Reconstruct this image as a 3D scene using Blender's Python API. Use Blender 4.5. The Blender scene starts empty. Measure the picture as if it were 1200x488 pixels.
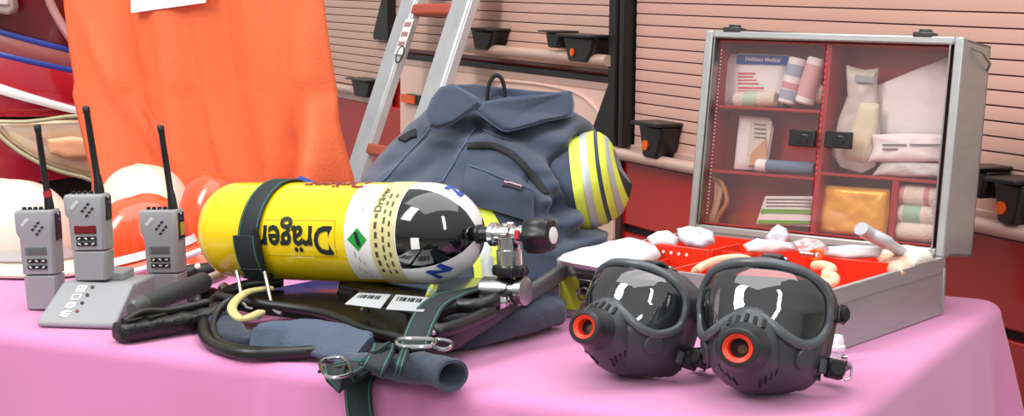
import bpy, bmesh, math, random
from mathutils import Vector as V, Matrix as MX, noise
from mathutils.bvhtree import BVHTree

# ------------------------------------------------------------------ camera
SC = bpy.context.scene
COL = SC.collection
PITCH, ROLL, FPX, CAMZ = 0.127, 0.009, 2060.8, 1.25
TZ = 0.75                                   # table top height
FWD = V((0, math.cos(PITCH), -math.sin(PITCH)))
R0 = V((1, 0, 0)); U0 = V((0, math.sin(PITCH), math.cos(PITCH)))
RIGHT = R0 * math.cos(ROLL) + U0 * math.sin(ROLL)
UP = U0 * math.cos(ROLL) - R0 * math.sin(ROLL)
CAM = V((0, 0, CAMZ))
cd = bpy.data.cameras.new('camera'); cam = bpy.data.objects.new('camera', cd); COL.objects.link(cam)
cd.sensor_width = 36; cd.lens = FPX / 1200 * 36; cd.clip_end = 100
m = MX((RIGHT, UP, -FWD)).transposed().to_4x4(); m.translation = CAM
cam.matrix_world = m
SC.camera = cam
SC.view_settings.view_transform = 'Standard'
try: SC.view_settings.look = 'None'
except Exception: pass
SC.view_settings.gamma = 1; SC.view_settings.use_curve_mapping = False
SC.view_settings.exposure = 0.2

# ------------------------------------------------------------------ light
wd = bpy.data.worlds.new('hall_daylight'); SC.world = wd; wd.use_nodes = True
nt = wd.node_tree; bg = nt.nodes['Background']
tc = nt.nodes.new('ShaderNodeTexCoord'); sx = nt.nodes.new('ShaderNodeSeparateXYZ')
rp = nt.nodes.new('ShaderNodeValToRGB'); mr = nt.nodes.new('ShaderNodeMapRange')
mr.inputs['From Min'].default_value = -1; mr.inputs['From Max'].default_value = 1
nt.links.new(tc.outputs['Generated'], sx.inputs[0]); nt.links.new(sx.outputs['Z'], mr.inputs['Value'])
nt.links.new(mr.outputs[0], rp.inputs[0]); nt.links.new(rp.outputs[0], bg.inputs[0])
el = rp.color_ramp.elements
el[0].position = 0.40; el[0].color = (.22, .2, .2, 1)
el[1].position = 1.0; el[1].color = (1.0, 1.0, 1.02, 1)
e = el.new(0.52); e.color = (.55, .54, .54, 1)
e = el.new(0.7); e.color = (.8, .8, .8, 1)
bg.inputs[1].default_value = 0.75

def area(name, loc, target, sx_, sy_, power, col=(1, 1, 1)):
    l = bpy.data.lights.new(name, 'AREA'); l.shape = 'RECTANGLE'; l.size = sx_; l.size_y = sy_
    l.energy = power; l.color = col
    o = bpy.data.objects.new(name, l); COL.objects.link(o)
    o.location = loc
    o.rotation_euler = (V(target) - V(loc)).to_track_quat('-Z', 'Y').to_euler()
    return o
area('skylight', (0.2, 2.4, 6.0), (0.1, 2.6, .8), 7, 5, 260)
area('truck_fill', (-3.4, 0.6, 4.6), (0.3, 3.6, 1.0), 1.4, 2.6, 170)  # unseen area light added to brighten the truck side
area('strip_lamp', (1.2, -0.6, 3.0), (0.1, 2.6, .8), .35, 2.2, 35)

# ------------------------------------------------------------------ helpers
def ray(px, py):
    return (FWD + RIGHT * ((px - 600) / FPX) + UP * ((244 - py) / FPX))
def PZ(px, py, z=TZ):
    d = ray(px, py); return CAM + d * ((z - CAM.z) / d.z)
def PY(px, py, y):
    d = ray(px, py); return CAM + d * ((y - CAM.y) / d.y)
def PP(px, py, p0, n):
    d = ray(px, py); return CAM + d * ((p0 - CAM).dot(n) / d.dot(n))
def proj(p):
    q = p - CAM; dz = q.dot(FWD)
    return 600 + FPX * q.dot(RIGHT) / dz, 244 - FPX * q.dot(UP) / dz
def hexc(h):
    h = h.lstrip('#'); c = [int(h[i:i + 2], 16) / 255 for i in (0, 2, 4)]
    return tuple(x / 12.92 if x <= .04045 else ((x + .055) / 1.055) ** 2.4 for x in c) + (1,)
def lerp(a, b, t): return a + (b - a) * t
def spline(pts, n=8, closed=False):
    pts = [V(p) for p in pts]; N = len(pts); out = []
    rng = range(N if closed else N - 1)
    for i in rng:
        if closed: a, b, c, d = pts[i - 1], pts[i], pts[(i + 1) % N], pts[(i + 2) % N]
        else: a, b, c, d = pts[max(i - 1, 0)], pts[i], pts[i + 1], pts[min(i + 2, N - 1)]
        for k in range(n):
            t = k / n
            out.append(.5 * ((2 * b) + (c - a) * t + (2 * a - 5 * b + 4 * c - d) * t * t + (3 * b - a - 3 * c + d) * t ** 3))
    if not closed: out.append(pts[-1].copy())
    return out

class MB:
    def __init__(s): s.v = []; s.f = []; s.mi = []; s.m = 0
    def add(s, vs, fs, M=None):
        o = len(s.v)
        s.v += [(M @ V(p)) if M else V(p) for p in vs]
        for f in fs: s.f.append([i + o for i in f]); s.mi.append(s.m)
        return s
    def box(s, c, size, M=None, R=None):
        x, y, z = [q / 2 for q in size]; c = V(c)
        vs = [V((a, b, d)) for a in (-x, x) for b in (-y, y) for d in (-z, z)]
        if R: vs = [R @ p for p in vs]
        return s.add([p + c for p in vs], [(0, 1, 3, 2), (4, 6, 7, 5), (0, 4, 5, 1), (2, 3, 7, 6), (0, 2, 6, 4), (1, 5, 7, 3)], M)
    def hexa(s, lo, hi, M=None):                      # 4 bottom + 4 top points
        return s.add(list(lo) + list(hi), [(3, 2, 1, 0), (4, 5, 6, 7), (0, 1, 5, 4), (1, 2, 6, 5), (2, 3, 7, 6), (3, 0, 4, 7)], M)
    def grid(s, rows, cu=False, cv=False, M=None, flip=False):
        nu, nv = len(rows), len(rows[0]); vs = [p for r in rows for p in r]; fs = []
        for i in range(nu if cu else nu - 1):
            for j in range(nv if cv else nv - 1):
                a, b = i * nv + j, i * nv + (j + 1) % nv
                c, d = ((i + 1) % nu) * nv + (j + 1) % nv, ((i + 1) % nu) * nv + j
                fs.append((d, c, b, a) if flip else (a, b, c, d))
        return s.add(vs, fs, M)
    def rings(s, rings, caps=True, M=None):
        n = len(rings[0]); o = len(s.v); s.grid(rings, cv=True, M=M)
        if caps:
            s.f.append([o + i for i in range(n)][::-1]); s.mi.append(s.m)
            s.f.append([o + (len(rings) - 1) * n + i for i in range(n)]); s.mi.append(s.m)
        return s
    def tube(s, pts, r, n=10, closed=False, M=None, flat=None, up=None, caps=True):
        pts = [V(p) for p in pts]; N = len(pts); rs = r if isinstance(r, (list, tuple)) else [r] * N
        rr = []; prev = None
        for i in range(N):
            a = pts[i - 1] if (i or closed) else pts[0]; b = pts[(i + 1) % N] if (i < N - 1 or closed) else pts[-1]
            t = (b - a).normalized()
            if up is not None:
                x = t.cross(V(up)).normalized()
            else:
                if prev is None:
                    q = V((0, 0, 1)) if abs(t.z) < .9 else V((1, 0, 0)); x = t.cross(q).normalized()
                else: x = (prev - t * prev.dot(t)).normalized()
            prev = x; y = t.cross(x)
            fl = flat or 1
            rr.append([pts[i] + x * math.cos(2 * math.pi * k / n) * rs[i] + y * math.sin(2 * math.pi * k / n) * rs[i] * fl for k in range(n)])
        if closed: return s.grid(rr, cu=True, cv=True, M=M)
        return s.rings(rr, caps, M)
    def cyl(s, p0, p1, r0, r1=None, n=24, M=None):
        return s.tube([p0, p1], [r0, r0 if r1 is None else r1], n, M=M)
    def ribbon(s, pts, wdirs, w, th, M=None, closed=False):
        pts = [V(p) for p in pts]; N = len(pts); rr = []
        for i in range(N):
            a = pts[i - 1] if (i or closed) else pts[0]; b = pts[(i + 1) % N] if (i < N - 1 or closed) else pts[-1]
            t = (b - a).normalized(); wd_ = V(wdirs[i] if isinstance(wdirs, list) else wdirs)
            wd_ = (wd_ - t * wd_.dot(t)).normalized(); nn = t.cross(wd_)
            h = w[i] / 2 if isinstance(w, list) else w / 2
            e = min(th * .3, h * .3)
            rr.append([pts[i] + wd_ * x + nn * y for x, y in ((-h, -th / 2 + e), (-h + e, -th / 2), (h - e, -th / 2), (h, -th / 2 + e), (h, th / 2 - e), (h - e, th / 2), (-h + e, th / 2), (-h, th / 2 - e))])
        if closed: return s.grid(rr, cu=True, cv=True, M=M)
        return s.rings(rr, True, M)
    def lathe(s, prof, o=(0, 0, 0), ax=(0, 0, 1), n=32, M=None, caps=True):
        ax = V(ax).normalized(); x = ax.orthogonal().normalized(); y = ax.cross(x); o = V(o)
        rr = [[o + ax * h + (x * math.cos(2 * math.pi * k / n) + y * math.sin(2 * math.pi * k / n)) * max(r, 1e-5) for k in range(n)] for r, h in prof]
        return s.rings(rr, caps, M)
    def prism(s, out, off, M=None):
        off = V(off); n = len(out); vs = [V(p) for p in out] + [V(p) + off for p in out]
        fs = [list(range(n))[::-1], list(range(n, 2 * n))] + [(i, (i + 1) % n, n + (i + 1) % n, n + i) for i in range(n)]
        return s.add(vs, fs, M)
    def pillow(s, out, n, th, K=5, amp=0., sc=40, M=None, sub=4, seed=0, pw=4):
        out = [V(p) for p in out]; N = len(out); n = V(n).normalized()
        fine = [out[i].lerp(out[(i + 1) % N], k / sub) for i in range(N) for k in range(sub)]
        c = sum(fine, V()) / len(fine); rr = []
        def lay(sg):
            L = []
            for k in range(K + 1):
                q = 1 - k / K
                q = q ** .7
                h = th / 2 * (1 - q ** pw) ** .5
                L.append([c + (p - c) * max(q, .004) + n * (sg * h + amp * (noise.noise((c + (p - c) * q) * sc + V((seed, seed, seed)))) * (.35 + .65 * (1 - q ** 6))) for p in fine])
            return L
        a = lay(-1); b = lay(1)
        return s.rings(a[::-1] + b[1:], True, M)
    def blob(s, c, r, amp=0, sc=8, nu=20, nv=28, seed=0, M=None, ex=1.0):
        c = V(c); rr = []
        for i in range(nu + 1):
            th = math.pi * (i + .02) / (nu + .04); L = []
            for j in range(nv):
                ph = 2 * math.pi * j / nv
                d = V((math.sin(th) * math.cos(ph), math.sin(th) * math.sin(ph), -math.cos(th)))
                k = 1 + amp * noise.noise(d * sc * .3 + V((seed, 1, 2))) + amp * .6 * (1 - abs(noise.noise(d * sc * .7 + V((seed, 7, 2)))) * 2)
                d = V([math.copysign(abs(q) ** ex, q) for q in d])
                L.append(c + V((d.x * r[0], d.y * r[1], d.z * r[2])) * k)
            rr.append(L)
        return s.rings(rr, True, M)
    def build(s, name, mats, parent=None, world=True, ang=40, bevel=0, sub=0, weld=False, seg=2):
        me = bpy.data.meshes.new(name); 
        me.from_pydata([tuple(p) for p in s.v], [], s.f)
        if not isinstance(mats, (list, tuple)): mats = [mats]
        for q in mats: me.materials.append(q)
        for p, k in zip(me.polygons, s.mi): p.material_index = k
        bm = bmesh.new(); bm.from_mesh(me)
        if weld: bmesh.ops.remove_doubles(bm, verts=bm.verts, dist=1e-5)
        bmesh.ops.recalc_face_normals(bm, faces=bm.faces)
        bm.to_mesh(me); bm.free()
        if parent is not None and world: me.transform(ROOT[parent.name].inverted())
        for p in me.polygons: p.use_smooth = True
        me.set_sharp_from_angle(angle=math.radians(ang))
        o = bpy.data.objects.new(name, me); COL.objects.link(o)
        if parent is not None: o.parent = parent; ROOT[o.name] = ROOT[parent.name]
        else: ROOT[o.name] = MX.Identity(4)
        if bevel:
            b = o.modifiers.new('bevel', 'BEVEL'); b.width = bevel; b.segments = seg; b.limit_method = 'ANGLE'; b.angle_limit = math.radians(35)
        if sub:
            b = o.modifiers.new('subsurf', 'SUBSURF'); b.levels = sub; b.render_levels = sub
        return o
ROOT = {}
def tag(o, label, cat, group=None, kind=None):
    if label: o['label'] = label
    if cat: o['category'] = cat
    if group: o['group'] = group
    if kind: o['kind'] = kind
    return o
def thing(name, label, cat, loc, rz=0, group=None, M=None):
    o = bpy.data.objects.new(name, None); COL.objects.link(o); o.empty_display_size = .05
    if M is None: M = MX.Translation(V(loc)) @ MX.Rotation(rz, 4, 'Z')
    o.matrix_world = M; ROOT[o.name] = M.copy()
    return tag(o, label, cat, group)
def copy_tree(o, parent=None):
    c = o.copy(); COL.objects.link(c)
    if parent: c.parent = parent
    for k in [q for q in bpy.data.objects if q.parent == o]: copy_tree(k, c)
    return c
def text_mesh(body, size, bold=0.0, align='CENTER'):
    cu = bpy.data.curves.new('lettering', 'FONT'); cu.body = body; cu.size = size; cu.offset = bold
    cu.align_x = align; cu.align_y = 'CENTER'; cu.resolution_u = 3
    o = bpy.data.objects.new('lettering', cu); COL.objects.link(o)
    dg = bpy.context.evaluated_depsgraph_get()
    me = bpy.data.meshes.new_from_object(o.evaluated_get(dg))
    vs = [v.co.copy() for v in me.vertices]; fs = [list(p.vertices) for p in me.polygons]
    bpy.data.objects.remove(o); bpy.data.curves.remove(cu); bpy.data.meshes.remove(me)
    return vs, fs
def text_on(mb, body, size, o, x, y, bold=0, off=.0004, align='CENTER', sx=1.0):
    vs, fs = text_mesh(body, size, bold, align); x = V(x).normalized(); y = V(y).normalized(); n = x.cross(y)
    mb.add([V(o) + x * p.x * sx + y * p.y + n * off for p in vs], fs)

# ------------------------------------------------------------------ materials
def mat(name, col, rough=.5, metal=0, var=0, vs=20, bump=0, bs=60, coat=0, spec=.5, stretch=None, col2=None, sheen=0, emit=None):
    m = bpy.data.materials.new(name); m.use_nodes = True; t = m.node_tree; b = t.nodes['Principled BSDF']
    c = hexc(col); b.inputs['Base Color'].default_value = c
    b.inputs['Roughness'].default_value = rough; b.inputs['Metallic'].default_value = metal
    b.inputs['Coat Weight'].default_value = coat; b.inputs['Coat Roughness'].default_value = .05
    b.inputs['Specular IOR Level'].default_value = spec
    b.inputs['Sheen Weight'].default_value = sheen
    if emit: b.inputs['Emission Color'].default_value = hexc(emit[0]); b.inputs['Emission Strength'].default_value = emit[1]
    if var or bump:
        g = t.nodes.new('ShaderNodeTexCoord'); mp = t.nodes.new('ShaderNodeMapping'); t.links.new(g.outputs['Object'], mp.inputs[0])
        if stretch: mp.inputs['Scale'].default_value = stretch
    if var:
        n = t.nodes.new('ShaderNodeTexNoise'); n.inputs['Scale'].default_value = vs; n.inputs['Detail'].default_value = 5
        t.links.new(mp.outputs[0], n.inputs[0])
        r = t.nodes.new('ShaderNodeMix'); r.data_type = 'RGBA'
        k2 = hexc(col2) if col2 else tuple(x * .55 for x in c[:3]) + (1,)
        r.inputs[6].default_value = c; r.inputs[7].default_value = k2
        mm = t.nodes.new('ShaderNodeMapRange'); mm.inputs['From Min'].default_value = .4; mm.inputs['From Max'].default_value = .75; mm.inputs['To Max'].default_value = var
        t.links.new(n.outputs[0], mm.inputs[0]); t.links.new(mm.outputs[0], r.inputs[0]); t.links.new(r.outputs[2], b.inputs['Base Color'])
    if bump:
        n = t.nodes.new('ShaderNodeTexNoise'); n.inputs['Scale'].default_value = bs; n.inputs['Detail'].default_value = 4
        t.links.new(mp.outputs[0], n.inputs[0])
        u = t.nodes.new('ShaderNodeBump'); u.inputs['Strength'].default_value = bump; u.inputs['Distance'].default_value = .01
        t.links.new(n.outputs[0], u.inputs['Height']); t.links.new(u.outputs[0], b.inputs['Normal'])
    return m
def clear(name, tint='#ffffff', gloss=.12, rough=.03, haze=0.0):
    m = bpy.data.materials.new(name); m.use_nodes = True; t = m.node_tree
    for n in list(t.nodes):
        if n.type == 'BSDF_PRINCIPLED': t.nodes.remove(n)
    out = [n for n in t.nodes if n.type == 'OUTPUT_MATERIAL'][0]
    tr = t.nodes.new('ShaderNodeBsdfTransparent'); tr.inputs[0].default_value = hexc(tint)
    gl = t.nodes.new('ShaderNodeBsdfGlossy'); gl.inputs['Roughness'].default_value = rough
    lw = t.nodes.new('ShaderNodeLayerWeight'); lw.inputs[0].default_value = .35
    mp = t.nodes.new('ShaderNodeMapRange'); mp.inputs['To Min'].default_value = gloss * .5; mp.inputs['To Max'].default_value = min(1, gloss * 4)
    mx = t.nodes.new('ShaderNodeMixShader'); t.links.new(lw.outputs['Fresnel'], mp.inputs[0]); t.links.new(mp.outputs[0], mx.inputs[0])
    last = tr
    if haze:
        df = t.nodes.new('ShaderNodeBsdfDiffuse'); df.inputs[0].default_value = (.9, .9, .9, 1)
        m2 = t.nodes.new('ShaderNodeMixShader'); m2.inputs[0].default_value = haze
        t.links.new(tr.outputs[0], m2.inputs[1]); t.links.new(df.outputs[0], m2.inputs[2]); last = m2
    t.links.new(last.outputs[0], mx.inputs[1]); t.links.new(gl.outputs[0], mx.inputs[2]); t.links.new(mx.outputs[0], out.inputs[0])
    return m

CLOTH = mat('pink_cloth', '#cf7cad', .75, var=.12, vs=6, bump=.04, bs=200, sheen=.3, col2='#bf6a9c')
RED = mat('truck_red', '#ba140a', .25, coat=.6)
DRED = mat('vehicle_crimson', '#a80f22', .2, coat=.8)
SHUT = mat('shutter_aluminium', '#dfb5a2', .4, .15, var=.12, vs=3, stretch=(1, 1, 14))
GROOVE = mat('slat_groove', '#6b2f28', .6)
PANEL = mat('pale_panel', '#efcbbb', .4)
BLK = mat('black_plastic', '#141414', .38)
BLKM = mat('black_matt', '#0d0d0e', .7)
GLOSS = mat('black_gloss', '#060606', .08, coat=1)
RUB = mat('mask_rubber', '#3d4043', .4, bump=.03, bs=400)
RUBD = mat('mask_rubber_dark', '#232527', .36)
FRAME = mat('mask_frame', '#565a5d', .33, .15)
CHROME = mat('chrome', '#c9c9c9', .16, 1)
STEEL = mat('steel', '#a9a9a8', .3, 1)
ALU = mat('aluminium', '#b0b1af', .42, .6, var=.25, vs=9, bump=.03, bs=90, stretch=(1, 1, 6))
ALUL = mat('ladder_aluminium', '#cfd1d2', .42, .45, var=.3, vs=14)
ORANGE = mat('orange_cloth', '#e56d3c', .7, var=.12, vs=5, bump=.15, bs=180)
NAVY = mat('navy_fabric', '#364154', .85, var=.25, vs=25, bump=.25, bs=500, sheen=.25, col2='#272f40')
NAVYD = mat('dark_navy_fabric', '#222b40', .85, var=.3, vs=30, bump=.3, bs=300, sheen=.2)
SLATE = mat('slate_fabric', '#4a5669', .8, var=.3, vs=24, bump=.3, bs=220, col2='#343e4e')
BAND = mat('black_webbing', '#1c2226', .7, bump=.25, bs=700)
TEAL = mat('teal_thread', '#34806f', .7)
FLUO = mat('fluorescent_yellow', '#d9e64e', .6, bump=.1, bs=300)
SILV = mat('silver_reflective', '#b9c0bd', .45, .25)
YEL = mat('cylinder_yellow', '#f6d400', .16, coat=.7)
WHITE = mat('white_paint', '#f0f0ee', .22, coat=.5)
WHITECL = mat('white_gauze_cloth', '#d3d3d4', .7, bump=.08, bs=80)
PAPER = mat('white_paper', '#f3f2ee', .6, var=.06, vs=12, bump=.05, bs=40)
LABEL = mat('label_paper', '#e8e8e4', .4)
BEIGE = mat('beige_label', '#d3c68d', .45)
GREEN = mat('green_print', '#1f9a3c', .45)
GREENL = mat('green_stripe', '#6bb043', .5)
BLUEP = mat('blue_print', '#2a4ba0', .45)
REDP = mat('red_print', '#d4303a', .5)
GREYP = mat('grey_print', '#7c7c7c', .6)
INK = mat('ink', '#14201a', .45)
RADIO = mat('radio_grey', '#919294', .5, bump=.03, bs=500)
RADIOD = mat('radio_dark_grey', '#6c6e70', .5)
LCD = mat('lcd_grey', '#5b605c', .2)
LCDR = mat('lcd_red', '#6e1520', .2)
TRAY = mat('red_orange_tray', '#e0341a', .35, coat=.2)
LIDRED = mat('lid_red', '#a8151f', .35, coat=.2)
CREAM = mat('cream_shell', '#dcd6c2', .3, coat=.3)
HORANGE = mat('orange_shell', '#f1501c', .22, coat=.5)
RINGRED = mat('orange_red_ring', '#e0391c', .4)
BROWN = mat('brown_disc', '#4d3a22', .5)
GAUZE = mat('gauze', '#e6ddcc', .85, bump=.4, bs=300)
TAN = mat('tan_rubber', '#e3c8a4', .5)
GOLD = mat('gold_foil', '#f2b94c', .36, .3, bump=.45, bs=20)
GREYB = mat('grey_blue_band', '#6f87a0', .7)
SKIN = mat('plaster_beige', '#cfa27c', .6)
BLUEC = mat('blue_cloth', '#26428f', .8, bump=.2, bs=200)
PALEY = mat('pale_yellow', '#c2b97c', .45)
LIME = mat('lime_patch', '#bcc93a', .4)
ORREF = mat('orange_reflector', '#f06412', .3)
LAMPB = mat('lamp_housing', '#efe0bd', .4)
CONC = mat('concrete', '#8b8782', .8, var=.4, vs=4)
GREYM = mat('grey_metal_bar', '#6d6c6a', .35, .6)
BARM = mat('pale_bar', '#d9b7a8', .35, .3)
CLEAR = clear('clear_plastic', '#fbf6f6', .045, .05, .025)
VISOR = clear('visor_clear', '#bfc3c6', .22, .02, .0)
LENS = clear('lamp_lens', '#fff2dc', .15, .05, .18)
BAGM = clear('plastic_bag', '#ffffff', .16, .12, .28)
MILKY = mat('milky_plastic', '#e9ecee', .25, coat=.3)
HIDE = mat('trestle_grey', '#77787a', .5)

# ------------------------------------------------------------------ floor, table, cloth
mb = MB(); mb.box((0, 4, -.05), (24, 24, .1)); tag(mb.build('floor', CONC), None, None, kind='structure')

TY = 0.47                                       # table yaw
TW = V((math.cos(TY), -math.sin(TY), 0)); TD = V((math.sin(TY), math.cos(TY), 0))
f0 = PZ(640, 467)
TRF = f0 + TW * .335                           # right front corner
TLEN, TDEP = 2.3, .95
tcen = TRF - TW * (TLEN / 2) + TD * (TDEP / 2)
tb = thing('trestle_table', 'long table hidden under the pink tablecloth, carrying all the rescue gear', 'table', (tcen.x, tcen.y, 0), -TY)
mb = MB(); mb.box((0, 0, TZ - .02), (TLEN - .02, TDEP - .02, .028)); mb.build('tabletop', HIDE, tb, world=False)
for a in (-1, 1):
    for b in (-1, 1):
        mb = MB(); mb.cyl((a * (TLEN / 2 - .12), b * (TDEP / 2 - .1), 0), (a * (TLEN / 2 - .12), b * (TDEP / 2 - .1), TZ - .034), .018)
        mb.build('leg', HIDE, tb, world=False)

def cloth():
    hx, hy, rc = TLEN / 2, TDEP / 2, .03
    per = []                                  # perimeter samples (pos, outward normal, arclength)
    def seg(a, b, n, nrm):
        for i in range(n): per.append((V(a).lerp(V(b), i / n), V(nrm)))
    def arc(c, a0, n):
        for i in range(n):
            a = a0 + math.pi / 2 * i / n; d = V((math.cos(a), math.sin(a), 0)); per.append((V(c) + d * rc, d))
    seg((-hx + rc, -hy, 0), (hx - rc, -hy, 0), 420, (0, -1, 0)); arc((hx - rc, -hy + rc, 0), -math.pi / 2, 14)
    seg((hx, -hy + rc, 0), (hx, hy - rc, 0), 70, (1, 0, 0)); arc((hx - rc, hy - rc, 0), 0, 14)
    seg((hx - rc, hy, 0), (-hx + rc, hy, 0), 60, (0, 1, 0)); arc((-hx + rc, hy - rc, 0), math.pi / 2, 14)
    seg((-hx, hy - rc, 0), (-hx, -hy + rc, 0), 30, (-1, 0, 0)); arc((-hx + rc, -hy + rc, 0), math.pi, 14)
    s = []; acc = 0
    for i, (p, n) in enumerate(per):
        s.append(acc); acc += (per[(i + 1) % len(per)][0] - p).length
    rows = []
    for k in range(16):
        q = (.02 + .98 * (k / 15)) 
        L = []
        for p, n in per:
            x, y = p.x * q, p.y * q
            L.append(V((x, y, TZ + .0015 + .0014 * noise.noise(V((x * 5, y * 5, 3))))))
        rows.append(L)
    er = .022
    for k in range(1, 7):
        a = k / 6 * math.pi / 2
        rows.append([V((p.x, p.y, 0)) + n * er * math.sin(a) + V((0, 0, TZ + .0015 - er * (1 - math.cos(a)))) for p, n in per])
    drop = .52
    for k in range(1, 15):
        t = k / 14; L = []
        for i, (p, n) in enumerate(per):
            u = s[i]
            w = noise.noise(V((u * 2.6, .3, 1))) * .055 + noise.noise(V((u * 6.5, .8 + t * .4, 5))) * .022
            cor = sum(math.exp(-(((V((sx_ * hx, sy_ * hy, 0)) - p).length) / .14) ** 2) for sx_ in (-1, 1) for sy_ in (-1, 1))
            o = er + .035 * t + (w * t ** .8) * 1.1 + cor * t * (.05 + .05 * math.sin(u * 40))
            if n.y < -.99:
                for u0, am in ((1.535, .005), (1.87, .007), (1.905, -.006), (1.94, .006), (.95, .004)): o += am * math.exp(-((u - u0 - .03 * t) / .011) ** 2) * (1 if u0 < 1.6 else max(0, 1 - t * 1.5))
            L.append(V((p.x, p.y, TZ + .0015 - er - drop * t)) + n * max(o, .012))
        rows.append(L)
    mb = MB(); mb.grid(rows, cv=True)
    mb.f.append(list(range(len(per)))); mb.mi.append(0)
    t = thing('tablecloth', 'plain pink tablecloth draped over the table', 'tablecloth', (tcen.x, tcen.y, 0), -TY)
    bpy.data.objects.remove(t)
    M = MX.Translation((tcen.x, tcen.y, 0)) @ MX.Rotation(-TY, 4, 'Z')
    mb.v = [M @ p for p in mb.v]
    tag(mb.build('tablecloth', CLOTH, ang=180), 'plain pink tablecloth draped over the table', 'tablecloth')
cloth()

# ------------------------------------------------------------------ fire truck side (shutters, bars, red panels)
KY = .42
KU = V((-math.sin(KY), math.cos(KY), 0)); KN = V((-math.cos(KY), -math.sin(KY), 0)); Z = V((0, 0, 1))
K0 = ray(1150, 200); K0 = CAM + K0 * (3.05 / K0.y)
def T(px, py, off=0): return PP(px, py, K0 + KN * off, KN)
def ks(p): return (p - K0).dot(KU)
def KP(s, z, off=0): q = K0 + KU * s + KN * off; return V((q.x, q.y, z))
def kbox(mb, s0, s1, z0, z1, o0, o1):
    mb.hexa([KP(s0, z0, o0), KP(s1, z0, o0), KP(s1, z0, o1), KP(s0, z0, o1)], [KP(s0, z1, o0), KP(s1, z1, o0), KP(s1, z1, o1), KP(s0, z1, o1)])
tk = thing('fire_truck', 'red fire truck side with salmon roller shutters behind the table', 'fire truck', KP(1, 0), 0)
S = lambda px, py=150: ks(T(px, py))
sR, sPa, sPb = S(1330), S(745), S(727)
sQ = S(466, 20); sEnd = S(330, 60)
zbR = T(745, 172).z; zbL = T(726, 84).z; zbF = T(440, 104).z
ztop = 1.75
def shutter(s0, s1, z0, z1, pitch=.0265):
    mb = MB(); z = z0; rows = []
    while z < z1:
        for dz, o in ((0, -.003), (.0016, -.003), (.0022, .0022), (pitch * .5, .003), (pitch - .0006, .0022)):
            rows.append([KP(s0, z + dz, o), KP(s1, z + dz, o)])
        z += pitch
    mb.grid(rows)
    for i in range(len(mb.mi)): mb.mi[i] = 1 if i % 5 in (0, 4) else 0
    return mb.build('roller_shutter', [SHUT, GROOVE], tk, ang=25)
shutter(sR, sPa, zbR, ztop); shutter(sPb, sQ + .02, zbL, ztop); shutter(sQ - .0 + .06, sEnd, zbF, ztop)
# body behind everything
mb = MB(); kbox(mb, sR, sEnd, .35, ztop + .1, -.9, -.03); mb.build('body', RED, tk)
# lower red panels with seams
zs = T(738, 270).z
mb = MB(); kbox(mb, sR, S(729, 250), zs + .012, zbR - .035, -.03, .004); mb.build('side_panel', RED, tk, bevel=.004)
mb = MB(); kbox(mb, sR, S(729, 250), .35, zs - .006, -.03, .004); mb.build('side_panel', RED, tk, bevel=.004)
mb = MB(); kbox(mb, sR, S(729, 250), zs - .02, zs + .02, -.03, -.006); mb.build('panel_seam', BLKM, tk)
# dark trim under the right shutter
mb = MB(); kbox(mb, sR, sPb, zbR - .04, zbR - .018, -.02, .012); mb.build('sill_trim', BLK, tk, bevel=.002)
mb = MB(); kbox(mb, sR, sPb, zbR - .018, zbR + .004, -.02, .008); mb.build('sill_rail', BARM, tk, bevel=.002)
# pale hatch panel below the left shutter
mb = MB(); kbox(mb, S(731, 250), S(470, 100), .45, zbL - .03, -.03, .006); mb.build('hatch_panel', PANEL, tk, bevel=.01)
arc = spline([T(560, 92, .008), T(640, 100, .008), T(690, 118, .008), T(716, 170, .008), T(718, 280, .008)], 8)
mb = MB(); mb.tube(arc, .005, 8); mb.build('hatch_moulding', PANEL, tk)
mb = MB(); kbox(mb, S(732, 250), S(726, 250), .45, zbR, -.01, .012); mb.build('panel_edge', mat('edge_brown', '#4a2a22', .5), tk)
mb = MB(); kbox(mb, sPb, sQ, zbL - .030, zbL - .014, -.02, .012); mb.build('sill_trim', BLK, tk, bevel=.002)
mb = MB(); kbox(mb, sPb, sQ, zbL - .05, zbL - .030, -.02, .009); mb.build('sill_rail', BARM, tk, bevel=.002)
mb = MB(); kbox(mb, sQ + .1, sEnd, zbF - .05, zbF - .012, -.02, .016); mb.build('sill_rail', BARM, tk, bevel=.002)
# red panel below the far shutter
mb = MB(); kbox(mb, S(470, 130), sEnd, T(430, 195).z, zbF - .05, -.03, .004); mb.build('side_panel', RED, tk, bevel=.004)
mb = MB(); kbox(mb, S(470, 130), sEnd, T(430, 195).z - .022, T(430, 195).z - .004, -.03, .012); mb.build('sill_rail', BARM, tk, bevel=.002)
mb = MB(); kbox(mb, S(470, 130), sEnd, .45, T(430, 195).z - .024, -.03, .004); mb.build('side_panel', RED, tk, bevel=.004)
# black posts with flared feet
def post(s0, s1, z0, z1, flare):
    mb = MB(); kbox(mb, s0, s1, z0, z1, -.02, .03)
    mb.prism([KP(s1, z0 + .16, -.01), KP(s1 + flare, z0 + .02, -.01), KP(s1 + flare, z0, -.01), KP(s1, z0, -.01)], KN * .035)
    mb.build('shutter_post', BLK, tk, bevel=.004)
post(sPa + .01, S(738), T(738, 172).z, ztop, .0)
mb = MB(); kbox(mb, S(738), S(733), T(735, 172).z, ztop, -.02, .02); mb.build('post_seal', GREYM, tk)
post(S(733), sPb + .015, T(728, 170).z, ztop, .10)
post(sQ + .01, sQ + .07, T(463, 48).z, ztop, .10)
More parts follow.
